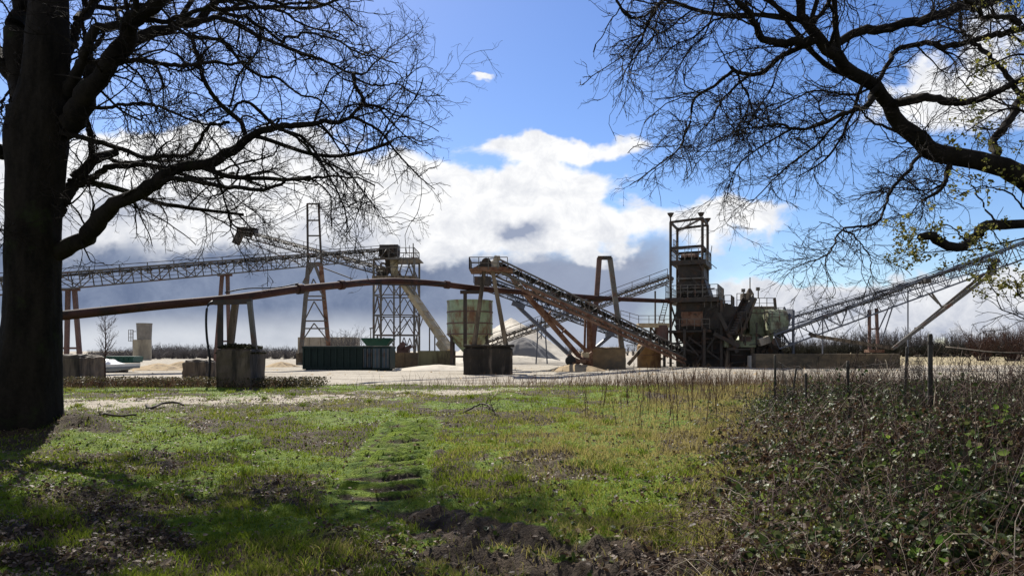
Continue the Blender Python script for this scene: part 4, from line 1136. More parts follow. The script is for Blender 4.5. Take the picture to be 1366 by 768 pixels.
MB().beam((cx - rr * .76, cy - rr * .53, zc - .1), (cx + rr * .76, cy - rr * .53, zc - .1), .18).tube([(cx, cy, zc), (cx, cy, zc - .8)], .3, 12).build('outlet', M['dark'], root)

# ---------------------------------------------------------------- centre pier with head frame and main sloping conveyors
d = 48.5
pier = concrete_block('concrete_pier', 'black-stained concrete pier in front of the green silo', 618, 683.5, 462.5, d, 3.0, 'concdark')
MB().box((pier.location.x + .1, pier.location.y, Zp(462, d) + .05), (3.35, 3.1, .16)).build('cap', M['concdark'], pier, bevel=.05)
MB().beam(Q(620.5, 463, d + 1.5), Q(620.5, 388, d + 1.5), .24).build('pipe_post', M['dark'], pier)
MB().beam(Q(614, 389.5, d + 1.5), Q(640, 389.5, d + 1.5), .35, .22).build('pipe_saddle', M['dark'], pier)

HA = Q(652, 360, d + 1.0); HB = Q(905, 476, 70)
root, (t, s, n) = conveyor('sloping_conveyor', 'rusty conveyor running down right from the railed head platform on twin legs', HB, HA, 1.1, .80, 1.25, 'steel', None, ch=.10, la=.05, belt_mat='black')
for a, b in ((Q(646, 361, d + .5), Q(631.5, 462, d + .5)), (Q(657, 361, d + .5), Q(676, 462, d + .5)), (Q(646, 361, d + 2.2), Q(633, 462, d + 2.2)), (Q(657, 361, d + 2.2), Q(674.5, 462, d + 2.2))):
    MB().beam(a, b, .26).build('leg', M['conc'], root)
zd = Zp(359, d)
MB().box((X(655, d), d + 1.3, zd), (X(682, d) - X(628, d) + .2, 2.6, .12)).pbox(632, 676, 356, 361, d - .05, .3).build('deck', M['rust'], root)
x0, x1 = X(626, d), X(677, d)
mb = MB().rail([(x1, d - .1, zd), (x0, d - .1, zd), (x0, d + 2.7, zd), (x1, d + 2.7, zd)], .78, .6, .026)
mb.build('handrail', M['steel'], root)
hd = Q(649, 352, d + 1.2)
MB().tube([hd - Vector((0, .7, 0)), hd + Vector((0, .7, 0))], .33, 16).build('head_drum', M['dark'], root)
mb = MB(); mb.add([(X(632, d), d + .4, Zp(356, d)), (X(646, d), d + .4, Zp(347, d)), (X(660, d), d + .4, Zp(347, d)), (X(664, d), d + .4, Zp(358, d)),
                   (X(632, d), d + 2.0, Zp(356, d)), (X(646, d), d + 2.0, Zp(347, d)), (X(660, d), d + 2.0, Zp(347, d)), (X(664, d), d + 2.0, Zp(358, d))],
                  [(0, 3, 2, 1), (4, 5, 6, 7), (0, 1, 5, 4), (1, 2, 6, 5), (2, 3, 7, 6), (3, 0, 4, 7)])
mb.build('head_cover', M['dark'], root)
mb = MB().tube([Q(661, 358, d + .3), Q(660.5, 349, d + .3), Q(664, 342, d + .3)], [.30, .26, .22], 10).pbox(659, 667, 341, 347, d + .1, .5)
mb.build('drive_motor', M['concpale'], root, bevel=.03)
# pair of tubular rails that follow the conveyor on its near side
mb = MB()
for u in (.1, .5):
    mb.beam(HB - s * .8 + n * (u - .75), HA.lerp(HB, .1) - s * .8 + n * (u - .75), .10, .16)
k = 22
for i in range(k):
    p = HB.lerp(HA.lerp(HB, .1), i / k) - s * .8; p2 = HB.lerp(HA.lerp(HB, .1), (i + 1) / k) - s * .8
    mb.beam(p + n * -.65, p2 + n * -.25, .05).beam(p2 + n * -.65, p2 + n * -.25, .05)
mb.build('service_rail', M['rust'], root)

A4, B4 = Q(862, 462, 76), Q(641, 383, 62)
root, (t, s, n) = conveyor('return_conveyor', 'second lattice conveyor sloping behind the rusty one toward the silo top', A4, B4, 1.1, .85, 1.2, 'blue', (.6, 1), ch=.09, la=.06)
MB().rail([B4 + Vector((0, -.6, .9)), B4 + Vector((1.2, -.6, .6))], 1.2, .5, .03).box(B4 + Vector((.2, 0, .5)), (1.4, 1.3, .7)).build('head_cage', M['dark'], root)
MB().beam(Q(690, 408, 65), Q(768, 482, 67), .26, .26).build('strut', M['blue'], root)
MB().beam(Q(697, 413, 66.5), Q(772, 484, 68.5), .2, .2).build('strut', M['blue'], root)
MB().beam(Q(683, 404, 65), Q(700, 410, 65), .5, .4).build('gusset', M['blue'], root)
MB().beam(Q(816, 446, 72), Q(787, 470, 71), .3).build('strut', M['blue'], root)
MB().pbox(809, 820, 443, 449, 71.6, 1.0).build('gusset', M['blue'], root)

A5, B5 = Q(645, 466, 92), Q(896, 376, 80)
root, (t, s, n) = conveyor('rising_conveyor', 'pale lattice conveyor rising from the sand heap up into the dark plant tower', A5, B5, 1.0, .8, 1.25, 'steel', (.55, 1), ch=.09, la=.055)
for px, pb in ((739, 470),):
    for k, dx in ((0, -6), (1, 4)):
        pass
mb = MB()
for a in (717, 722, 728):
    MB().beam(Q(a, 425 - (a - 717) * .6, 88), Q(a, 452, 88), .14).build('leg', M['blue'], root)
mb.beam(Q(717, 440, 88), Q(728, 452, 88), .1).beam(Q(728, 440, 88), Q(717, 452, 88), .1).beam(Q(716, 440, 88), Q(729, 440, 88), .1).build('bracing', M['blue'], root)
for a in (717, 728): MB().beam(Q(a, 452, 88), Q(a + (-2 if a == 717 else 2), 486, 88), .16).build('leg', M['blue'], root)
MB().beam(Q(874, 388, 81), Q(874, 486, 81), .16).build('leg', M['steel'], root)
MB().rail([Q(836, 462, 81), Q(880, 462, 81)], .2, 1, .03).build('kick_rail', M['steel'], root)

# luffing struts of the stacker and its base
root = thing('stacker_frame', 'rusty orange stacker legs leaning down right to a wheeled base of scrap steel', 'stacker', Vector((X(772, 60), 60.5, 0)))
for a, b, w in ((Q(684, 371, 57), Q(772, 474, 60), .26), (Q(700, 392, 57.5), Q(784, 469, 61), .24), (Q(690, 382, 58.6), Q(768, 472, 61.6), .18)):
    MB().beam(a, b, w).build('leg', M['rust'], root)
MB().beam(Q(683, 369, 57), Q(692, 384, 57), .55, .4).build('knuckle', M['rust'], root)
mb = MB()
for k, y in enumerate((405, 428, 452)):
    mb.beam(Q(700 + k * 20 + 8, y - 6, 58.5), Q(716 + k * 19, y - 13, 58.8), .1)
mb.build('bracing', M['rust'], root)
mb = MB().beam(Q(757, 474, 59.5), Q(790, 489, 59.5), .3, .25).beam(Q(766, 488, 60), Q(790, 470, 60.4), .22).pbox(768, 786, 479, 484, 59, 1.4).beam(Q(770, 474, 60), Q(786, 482, 59), .35, .2).beam(Q(764, 484, 58.8), Q(781, 493, 58.4), .2)
mb.build('base_frame', M['rust'], root)
MB().pbox(777, 786, 470, 477, 59.6, 1.0).build('winch_box', M['tan'], root, bevel=.05)
for k in (0, 1):
    c = Q(761, 481, 59 + k * 1.6); MB().tube([c - Vector((0, .22, 0)), c + Vector((0, .22, 0))], .42, 18).build('wheel', M['black'], root)

# ---------------------------------------------------------------- right of centre: pier with empty trestle
d = 63
pier = concrete_block('concrete_pier', 'tan-stained concrete pier under the empty A-shaped trestle', 785, 835, 463, d, 2.6, 'concbrown')
root = thing('trestle_frame', 'empty A-shaped steel trestle standing on the tan-stained pier', 'trestle', (X(808, d), d + 1.2, Zp(463, d)))
for yy in (.4,):
    MB().beam(Q(791, 463.5, d + yy), Q(799.5, 344, d + yy), .42, .38).build('leg', M['redleg'], root)
    MB().beam(Q(829.5, 463.5, d + yy), Q(813.5, 344, d + yy), .42, .38).build('leg', M['steel'], root)
MB().beam(Q(797.5, 344, d + .4), Q(815.5, 344, d + .4), .42, .30).build('crossbar', M['dark'], root)
root = thing('pipe_support', 'pair of thin rusty posts holding up the pipe left of the trestle', 'pipe support', (X(784, 62), 62.2, 0))
MB().beam(Q(785.5, 490, 62.3), Q(785.5, 402, 62.3), .34).build('post', M['rust'], root)
MB().beam(Q(779, 490, 62.6), Q(781.5, 402, 62.6), .18).build('post', M['rust'], root)
MB().beam(Q(790, 490, 62.6), Q(788.5, 420, 62.6), .14).build('post', M['rust'], root)
MB().beam(Q(777, 401, 62.3), Q(822, 400, 65), .4, .16).build('saddle_beam', M['dark'], root)
# ---------------------------------------------------------------- dark screening tower
FL, BL, BR, FR = (894.5, 73.0), (903.5, 77.0), (947.5, 75.9), (937, 71.9)
def corner(c, py): return Q(c[0], py, c[1])
def lerp_pt(u, v, py, base=None):
    """u along the front edge, v toward the back, row py read at mid depth"""
    a = Vector((X(*FL), FL[1], 0)); b = Vector((X(*FR), FR[1], 0)); c = Vector((X(*BL), BL[1], 0))
    p = a + (b - a) * u + (c - a) * v
    p.z = Zp(py, 74); return p
RZ = math.atan2(FR[1] - FL[1], X(*FR) - X(*FL))
def ubox(mb, u0, u1, v0, v1, p0, p1):
    c = [lerp_pt(u0, v0, p1), lerp_pt(u1, v0, p1), lerp_pt(u1, v1, p1), lerp_pt(u0, v1, p1),
         lerp_pt(u0, v0, p0), lerp_pt(u1, v0, p0), lerp_pt(u1, v1, p0), lerp_pt(u0, v1, p0)]
    return mb.hexa(c)
def uw(mb, lo, hi, p0, p1):
    """tapered box: lo/hi = (u0,u1,v0,v1)"""
    c = [lerp_pt(lo[0], lo[2], p1), lerp_pt(lo[1], lo[2], p1), lerp_pt(lo[1], lo[3], p1), lerp_pt(lo[0], lo[3], p1),
         lerp_pt(hi[0], hi[2], p0), lerp_pt(hi[1], hi[2], p0), lerp_pt(hi[1], hi[3], p0), lerp_pt(hi[0], hi[3], p0)]
    return mb.hexa(c)
c0 = lerp_pt(.5, .5, 468)
root = thing('screening_tower', 'tall dark gravel screening tower with an open steel gantry frame on top', 'plant tower', (c0.x, c0.y, 0))
for u, v in ((0, 0), (0, 1), (1, 0), (1, 1)):
    top = lerp_pt(u, v, 299 if u == 0 else 296); bot = lerp_pt(u, v, 488); bot.z = -.1
    MB().beam(bot, top, .23, .23).build('column', M['dark'], root)
mb = MB()
def ub(u0, v0, p0, u1, v1, p1, w, h=None): mb.beam(lerp_pt(u0, v0, p0), lerp_pt(u1, v1, p1), w, h)
for v in (0, 1):
    ub(-.03, v, 299, 1.03, v, 296, .22); ub(-.02, v, 333, 1.02, v, 332, .24); ub(0, v, 352, 1, v, 352, .18)
for u, p in ((0, 299), (1, 296)):
    ub(u, 0, p, u, 1, p, .2); ub(u, 0, 333, u, 1, 333, .25)
ub(0, 1, 302, 1, 0, 296, .16)
mb.build('gantry_beam', M['dark'], root)
for u, v in ((0, 0), (.92, .2), (1, 1)):
    p = lerp_pt(u, v, 295); mbl = MB().beam(p - Vector((0, 0, .2)), p + Vector((0, 0, .25)), .12).frustum(p + Vector((0, 0, .25)), .14, p + Vector((0, 0, .62)), .36, 10)
    mbl.build('floodlight', M['dark'], root)
for nm, p0, p1, box in (('deck', 348, 356, (.05, 1.12, -.1, 1.1)), ('deck', 397, 405, (-.12, 1.55, -.25, 1.2)), ('deck', 439, 444, (-.15, 1.3, -.2, 1.2))):
    mbd = MB(); ubox(mbd, box[0], box[1], box[2], box[3], p0 + 2, p1); mbd.build(nm, M['dark'], root)
mb = MB()
def urail(pts, py, h, closed=False):
    mb.rail([lerp_pt(u, v, py) for u, v in pts], h, .7, .028, closed=closed)
urail([(.05, -.08), (1.1, -.08), (1.1, 1.08), (.05, 1.08)], 350, 1.1, True)
urail([(-.1, -.22), (1.5, -.22), (1.5, 1.15), (-.1, 1.15)], 399, 1.2, True)
urail([(-.15, -.18), (1.25, -.18)], 440, 1.0)
urail([(.05, .2), (.05, .9)], 333, 1.0)
urail([(1.1, -.2), (1.9, -.2), (1.9, .6)], 412, 1.1)
mb.build('handrail', M['steel'], root)
MBs = MB(); uw(MBs, (.25, 1.02, .05, .95), (.22, .98, .05, .95), 356, 372); uw(MBs, (.22, 1.22, .02, .98), (.25, 1.05, .05, .95), 374, 397)
MBs.build('upper_screen', M['dark'], root, bevel=.05)
c = lerp_pt(.52, .5, 346); ax = (lerp_pt(1, .5, 346) - lerp_pt(0, .5, 346)).normalized()
MB().tube([c - ax * .85, c + ax * .85], .62, 22).build('feed_drum', M['rust'], root)
MBs = MB(); uw(MBs, (.30, .82, .2, .8), (.2, .95, .1, .9), 345, 349); MBs.build('feed_tray', M['dark'], root)
MBs = MB()
for py in (372.5, 385, 391): ubox(MBs, .2, 1.1, -.03, .03, py, py + 2)
MBs.build('screen_rib', M['steel'], root)
MBs = MB(); uw(MBs, (.15, 1.65, .0, .95), (.2, 1.5, .0, .95), 405, 440); MBs.build('lower_screen', M['dark'], root, bevel=.05)
MBs = MB(); ubox(MBs, .35, 1.02, -.06, .0, 417, 436); MBs.build('screen_panel', M['rust'], root)
MBs = MB(); uw(MBs, (.55, 1.0, .2, .8), (.1, 1.4, 0, 1), 444, 468); uw(MBs, (1.1, 1.7, .1, .9), (1.3, 2.3, 0, 1), 422, 472); uw(MBs, (1.5, 2.2, 0, 1), (1.5, 1.9, 0, 1), 408, 424); MBs.build('hopper', M['dark'], root)
MBs = MB()
for a in ((.0, 0, 405, .25, 0, 440), (.3, 0, 405, .0, 0, 440), (1.0, 0, 440, 1.5, 0, 405), (.1, 0, 444, .6, 0, 488), (.7, 0, 444, .2, 0, 488), (.6, -.2, 450, 1.6, -.2, 480), (1.5, -.2, 445, .8, -.2, 488), (-.2, -.3, 452, .8, -.3, 470), (-.1, 0, 470, 1.9, 0, 470), (-.1, 0, 458, 1.7, 0, 456)):
    MBs.beam(lerp_pt(a[0], a[1], a[2]), lerp_pt(a[3], a[4], a[5]), .16)
rs = random.Random(9)
for k in range(70):
    u, v, p = rs.uniform(-.25, 1.9), rs.uniform(-.35, .9), rs.uniform(440, 486)
    if rs.random() < .5: MBs.beam(lerp_pt(u, v, p), lerp_pt(u + rs.uniform(-.5, .5), v, min(488, p + rs.uniform(-22, 22))), rs.uniform(.07, .16))
    else: MBs.beam(lerp_pt(u, v, p), lerp_pt(u + rs.uniform(.2, .8), v, p + rs.uniform(-3, 3)), rs.uniform(.08, .2))
for k in range(26):
    u, v, p = rs.uniform(.2, 1.3), rs.uniform(-.25, -.02), rs.uniform(345, 438)
    MBs.beam(lerp_pt(u, v, p), lerp_pt(u + rs.uniform(-.1, .4), v, p + rs.uniform(-14, 14)), rs.uniform(.05, .11))
MBs.build('bracing', M['dark'], root)
for u, v in ((1.6, -.2), (1.6, 1.1), (.5, -.3), (1.1, -.3), (-.15, -.2)):
    a = lerp_pt(u, v, 440); b = Vector((a.x, a.y, -.1)); MB().beam(b, a if u < 1.3 else lerp_pt(u, v, 403), .24).build('leg', M['dark'], root)
MBs = MB(); uw(MBs, (.3, 1.9, .1, .9), (.3, 1.9, .1, .9), 466, 489); ubox(MBs, .2, .5, .0, .5, 474, 489); MBs.build('base_block', M['dark'], root, bevel=.06)
c = lerp_pt(-.22, -.2, 440); MB().tube([Vector((c.x, c.y, Zp(457, 73))), Vector((c.x, c.y, Zp(434, 73)))], .62, 20).build('side_drum', M['redleg'], root)
MBs = MB(); a, b = lerp_pt(-.35, -.1, 441), lerp_pt(-.12, -.1, 404)
for o in (-.22, .22):
    MBs.beam(a + Vector((o, 0, 0)), b + Vector((o, 0, 0)), .07)
for k in range(12):
    p = a.lerp(b, k / 11); MBs.beam(p - Vector((.25, 0, 0)), p + Vector((.25, 0, 0)), .09, .05)
MBs.build('stair', M['steel'], root)
MBs = MB()
for pa, pb in (((1.55, -.25, 420), (2.1, -.25, 470)), ((1.4, -.3, 446), (2.15, -.3, 462))):
    MBs.beam(lerp_pt(*pa), lerp_pt(*pb), .5, .35)
MBs.build('side_chute', M['dark'], root)

# tan walkway bridge into the tower with its trestle
d = 72
root = thing('walkway_bridge', 'short tan railed walkway bridge left of the dark tower on V legs', 'walkway', (X(872, d), d + .6, 0))
MB().pbox(852, 893, 431, 436.5, d, 1.3).build('deck', M['tan'], root)
MB().rail([Q(828, 424, d), Q(852, 431, d), Q(893, 431, d)], .75, .9, .025).build('handrail', M['steel'], root)
mb = MB()
for a, b in ((868, 858), (877, 888)):
    mb.beam(Q(868 if a == 868 else 877, 437, d + .6), Q(a, 452, d + .6), .16)
mb.beam(Q(869, 437, d + .5), Q(882, 456, d + .5), .16).beam(Q(879, 437, d + .5), Q(866, 452, d + .5), .16)
mb.build('bracing', M['conc'], root)
for a in (868, 880): MB().beam(Q(a, 437, d + 1.0), Q(a, 489, d + 1.0), .18).build('leg', M['steel'], root)
# ochre drum tank
d = 69; cx = X(869, d); r_ = 14.5 * d / F
root = thing('ochre_tank', 'squat rusty ochre tank beside the foot of the dark tower', 'tank', (cx, d + 1.2, 0))
MB().tube([(cx, d + 1.2, -.1), (cx, d + 1.2, Zp(461, d)), (cx, d + 1.2, Zp(456, d))], [r_ * 1.1, r_ * 1.1, r_ * .8], 32).build('shell', M['rusttank'], root)
MB().tube([(cx, d + 1.2, Zp(474, d)), (cx, d + 1.2, Zp(473, d))], r_ * 1.13, 32).build('hoop', M['rust'], root)
MB().beam(Q(860, 460, d - .4), Q(838, 486, d - .4), .4, .3).build('strut', M['conc'], root)

# ---------------------------------------------------------------- pale green wash plant
d = 70
root = thing('washing_plant', 'pale green gravel washing plant with tanks and a dark inclined chute on its front', 'plant', (X(1015, d), d + 3, 0))
MB().pbox(1000, 1042, 412, 446, d + 2.5, 4.0).build('tank', M['pale'], root, bevel=.06)
MB().pbox(1003, 1032, 444, 470, d + 2.6, 3.6).build('tank', M['pale'], root, bevel=.05)
mb = MB(); mb.tube([Q(1022, 429, d + .6), Q(1046, 429, d + .6)], 16.5 * d / F, 26); mb.build('drum', M['pale'], root)
mb = MB(); c = Q(1036, 437, d - .4)
mb.add([(c.x + a, c.y + b, c.z + h) for a, b, h in ((-.7, -.5, .55), (.6, -.5, .55), (.6, 1, .55), (-.7, 1, .55), (-.8, -.6, -.2), (.7, -.6, -.2), (.7, 1.1, -.2), (-.8, 1.1, -.2), (-.5, -.3, -.8), (.4, -.3, -.8), (.4, .8, -.8), (-.5, .8, -.8))],
       [(0, 1, 2, 3), (0, 4, 5, 1), (1, 5, 6, 2), (2, 6, 7, 3), (3, 7, 4, 0), (4, 8, 9, 5), (5, 9, 10, 6), (6, 10, 11, 7), (7, 11, 8, 4), (8, 11, 10, 9)])
mb.build('discharge_box', M['pale'], root)
MB().pbox(978, 1000, 420, 446, d + 3.6, 2.5).build('side_box', M['pale'], root, bevel=.05)
# table-like base
MB().pbox(967, 1009, 453, 463, d, 3.4).build('base_table', M['pale'], root, bevel=.04)
for x_, yy in ((971, .3), (1004, .3), (971, 3), (1004, 3)):
    MB().beam(Q(x_ + (1 if x_ < 990 else -1), 463, d + yy), Q(x_ - (2 if x_ < 990 else -2), 490, d + yy), .34).build('leg', M['conc'], root)
MB().pbox(975, 1003, 463, 489, d + 1.2, 2.0).build('base_core', M['dark'], root, bevel=.05)
MB().pbox(988, 1002, 449, 455, d - .15, .5).build('red_panel', M['redleg'], root)
# dark inclined chute
a, b = Q(977, 446, d - .5), Q(1001, 398, d + 1.5); t, s, n = frame_of(a, b)
mb = MB().beam(a, b, .85, .12)
for o in (-.45, .45): mb.beam(a + s * o + n * .25, b + s * o + n * .25, .1, .55)
mb.build('inclined_chute', M['dark'], root)
mb = MB()
for k in range(14):
    p = a.lerp(b, (k + .5) / 14) + n * .12; mb.beam(p - s * .36, p + s * .36, .06)
mb.build('chute_slat', M['steel'], root)
a, b = Q(987, 449, d - .3), Q(1008, 398, d + 1.4)
MB().beam(a, b, .2, .3).build('side_rail', M['conc'], root)
mb = MB(); mb.pbox(993, 1006, 391, 400, d + 1.2, 1.4); c = Q(1000, 388, d + 1.9); mb.frustum(c - Vector((0, 0, .3)), .42, c + Vector((0, 0, .25)), .12, 12)
mb.build('head_box', M['conc'], root, bevel=.05)
MB().beam(Q(1000.5, 390, d + 1.9), Q(1000.5, 370, d + 1.9), .08).build('antenna', M['dark'], root)
for px, py in ((992, 388), (1011.5, 386)):
    p = Q(px, py, d + 1.6); MB().beam(p + Vector((0, 0, -.9)), p, .09).pbox(px - 2.2, px + 2.2, py - 3, py + 1.5, d + 1.5, .25).build('floodlight', M['steel'], root)
mb = MB()
mb.rail([Q(983, 409, d + 2.2), Q(1000, 409, d + 2.2)], 1.3, .7, .03)
mb.rail([Q(1003, 411, d + 2.4), Q(1033, 411, d + 2.4), Q(1033, 411, d + 6)], 1.0, .7, .03)
mb.rail([Q(1020, 430, d - .6), Q(1040, 430, d - .6)], 1.05, .8, .035)
mb.rail([Q(1030, 420, d + .4), Q(1046, 420, d + .4)], .7, .6, .03)
mb.build('handrail', M['steel'], root)
MB().pbox(968, 1033, 408.5, 412, d + 2.6, 1.4).build('gantry_deck', M['conc'], root)
MB().beam(Q(1033, 397, d + 1.8), Q(1036, 425, d + 1.8), .22).beam(Q(1034, 425, d + 1.8), Q(1036, 470, d + 2.2), .16).build('post', M['dark'], root)
a, b = Q(1043, 444, d + .4), Q(1052, 413, d + 1.6)
MB().beam(a, b, .9, .2).beam(a + Vector((-.4, -.1, .2)), b + Vector((-.4, -.1, .2)), .1, .4).build('feed_chute', M['blue'], root)
mb = MB(); mb.beam(Q(1012, 457, d - .4), Q(1026, 452, d - .4), .8, .7); mb.build('motor', M['concpale'], root, bevel=.06)
mb = MB()
for q0 in (((1010, 446), (1044, 470)), ((1016, 470), (1040, 448)), ((1012, 478), (1046, 474)), ((1024, 444), (1022, 488)), ((1040, 444), (1040, 488)), ((1010, 464), (1010, 488)), ((1030, 460), (1048, 440))):
    mb.beam(Q(*q0[0], d + .6), Q(*q0[1], d + .6), .22)
mb.pbox(1012, 1042, 456, 482, d + 1.5, 2.4)
mb.build('undercarriage', M['dark'], root)

mb = MB(); rs = random.Random(21)
for k in range(30):
    px, py = rs.uniform(984, 1046), rs.uniform(412, 462); dd = d - rs.uniform(.2, .9)
    if k % 3 == 0: mb.beam(Q(px, py, dd), Q(px + rs.uniform(-2, 2), min(470, py + rs.uniform(10, 30)), dd), rs.uniform(.07, .14))
    elif k % 3 == 1: mb.beam(Q(px, py, dd), Q(px + rs.uniform(5, 18), py + rs.uniform(-2, 2), dd), rs.uniform(.06, .12))
    else: mb.beam(Q(px, py, dd), Q(px + rs.uniform(-9, 9), py + rs.uniform(-16, 16), dd), rs.uniform(.05, .10))
mb.build('pipework', M['dark'], root)

# ---------------------------------------------------------------- right-hand conveyors
d = 70
root = thing('steel_post', 'dark upright steel post between the washing plant and the right conveyors', 'post', (X(1055, d), d - .6, 0))
MB().beam((X(1055, d), d - .6, -.1), (X(1055, d), d - .6, Zp(414, d)), .2).build('column', M['blue'], root)
MB().beam(Q(1044, 441, d - .6), Q(1056, 441, d - .6), .16).beam(Q(1044, 446, d - .6), Q(1055, 462, d - .6), .16).build('bracket', M['blue'], root)
A6, B6 = Q(1040, 465, 67.5), Q(1400, 333, 60)
root, (t, s, n) = conveyor('stockpile_conveyor', 'long blue-grey lattice conveyor climbing out of the right edge on a raking twin strut', A6, B6, 1.2, 1.35, 1.1, 'blue', (.35, -1), ch=.13, la=.055, belt_at=.85, walk=False)
bx = Q(1319, 364, 61.6)
for o in (-.6, .6):
    MB().beam(bx + Vector((0, o, 0)), Q(1191, 465, 64 + o), .22, .26).build('strut', M['steel'], root)
for u in (.42, .72):
    p = bx.lerp(Q(1191, 465, 64), u); MB().beam(p - Vector((0, .6, 0)), p + Vector((0, .6, 0)), .16).build('cross_tie', M['steel'], root)
MB().beam(Q(1252, 405, 62.4), Q(1238, 391, 62.6), .12).build('hanger', M['steel'], root)
MB().beam(Q(1256, 409, 63.4), Q(1243, 391, 63.2), .12).build('hanger', M['steel'], root)
MB().beam(Q(1081, 447, 66), Q(1193, 464.5, 64), .22, .30).build('tie_beam', M['conc'], root)
MB().beam(Q(1080, 445, 66), Q(1092, 449, 66), .5, .25).build('gusset', M['dark'], root)
for a, b in (((1159.5, 413), (1160, 466)), ((1169, 411), (1171, 466))):
    MB().beam(Q(*a, 64.6), Q(*b, 64.6), .22).build('leg', M['redleg'], root)
for a, b in (((1186, 409), (1172, 440)), ((1191, 408), (1176, 455))):
    MB().beam(Q(*a, 64.4), Q(*b, 64.6), .10).build('leg_brace', M['blue'], root)
MB().beam(Q(1160, 439, 64.6), Q(1170, 438, 64.6), .12).pbox(1160, 1180, 466, 470, 64.2, 1.0).build('leg_base', M['rust'], root)
mb = MB(); mb.pbox(1235, 1243, 371.5, 377, 62.2, 1.2).pbox(1322, 1330, 352, 366, 61.2, .5); mb.build('motor', M['dark'], root, bevel=.05)
A7, B7 = Q(1040, 438, 74), Q(1330, 354, 70)
root, (t, s, n) = conveyor('narrow_conveyor', 'narrower lattice conveyor running just behind and above the long right one', A7, B7, .9, .8, 1.0, 'blue', (.3, -1), ch=.10, la=.05, walk=False)
for px in (1100, 1215):
    u = (px - 1040) / 290; p = A7.lerp(B7, u); MB().beam((p.x, p.y, -.1), p, .10).build('leg', M['blue'], root)

# low brown retaining bund with sand on it
d = 70
root = thing('retaining_wall', 'long low brown concrete wall in front of the right field below the conveyors', 'wall', (X(1118, d), d - 2, 0))
a, b = X(1008, d - 3), X(1201, d - 3)
MB().box(((a + b) / 2, d - 2.4, .55), (b - a, 1.2, Zp(473, d - 3) * 1 + .35)).build('wall_panel', M['bund'], root, bevel=.05)
mbw = MB()
rs = random.Random(4)
for k in range(26):
    x_ = a + (b - a) * (k + .5) / 26; mbw.box((x_, d - 1.2, .62 + rs.uniform(-.06, .06)), ((b - a) / 26 * 1.1, 1.3, 1.15), rs.uniform(-.1, .1))
mbw.build('sand_fill', M['sand'], root, bevel=.08)

# ---------------------------------------------------------------- containers
def skip(name, label, px0, px1, py0, d, depth, mat, ribs, doors=False):
    a, b = X(px0, d), X(px1, d); zt = Zp(py0, d); cx = (a + b) / 2; cy = d + depth / 2
    root = thing(name, label, 'container', (cx, cy, 0))
    MB().box((cx, cy, (zt + .12) / 2), (b - a, depth, zt - .12)).build('shell', M[mat], root, bevel=.03)
    mb = MB()
    for k in range(ribs + 1):
        x_ = a + .06 + (b - a - .12) * k / ribs
        mb.box((x_, d - .05, (zt + .2) / 2), (.12, .10, zt - .35)); mb.box((x_, d + depth + .05, (zt + .2) / 2), (.12, .10, zt - .35))
    mb.box((cx, d - .06, zt - .07), (b - a + .1, .14, .16)).box((cx, d + depth + .06, zt - .07), (b - a + .1, .14, .16)).box((cx, d - .05, .2), (b - a, .12, .2))
    mb.build('rib', M[mat], root)
    MB().box((cx, cy, zt + .035), (b - a - .1, depth - .1, .06)).build('cover', M['concpale' if mat == 'cont' else mat], root)
    mb = MB()
    for y in (d + .4, d + depth - .4): mb.box((cx, y, .06), (b - a - .3, .16, .12))
    mb.build('skid', M['dark'], root)
    if doors:
        w = (b - a) / 2
        for k in (0, 1):
            x_ = a + w * (k + .5) if doors == 'front' else b
            dr = MB().box((x_, d - .12, zt / 2 + .05), (w - .12, .06, zt - .4)).build('door', M['contblue'], root, bevel=.01)
            MB().beam((x_ - .1, d - .18, .3), (x_ - .1, d - .18, zt - .2), .05).beam((x_ + .2, d - .18, .3), (x_ + .2, d - .18, zt - .2), .05).build('lock_bar', M['steel'], dr)
    return root
skip('skip_container', 'long dark green ribbed skip container in front of the mast', 404, 484, 462, 60, 2.4, 'cont', 9)
skip('skip_container', 'short dark green skip container with blue-grey double doors', 484.5, 495.5, 462, 60.05, 2.4, 'cont', 2, 'front')
skip('skip_container', 'separate dark container with blue doors under the green hopper', 497, 520.5, 462, 58.5, 2.4, 'cont', 4, 'front')
skip('green_container', 'small green container far left behind the boat', 136, 178, 475.5, 96, 2.4, 'teal', 6)
d = 66
root = thing('feed_hopper', 'green flared hopper rising behind the dark containers', 'hopper', (X(501, d), d + 1, 0))
zt, zb = Zp(451.5, d), Zp(463, d)
mb = MB(); xa, xb, xc, xd = X(481, d), X(522, d), X(489, d), X(513, d)
mb.hexa([(xc, d + .5, zb), (xd, d + .5, zb), (xd, d + 1.6, zb), (xc, d + 1.6, zb), (xa, d, zt), (xb, d, zt), (xb, d + 2.2, zt), (xa, d + 2.2, zt)])
mb.build('bin', M['teal'], root)
MB().beam((xa, d - .02, zt), (xb, d - .02, zt), .12).beam((xa, d + 2.22, zt), (xb, d + 2.22, zt), .12).build('rim', M['teal'], root)
for x_ in (xc, xd): MB().beam((x_, d + 1, -.1), (x_, d + 1, zb + .1), .2).build('leg', M['dark'], root)
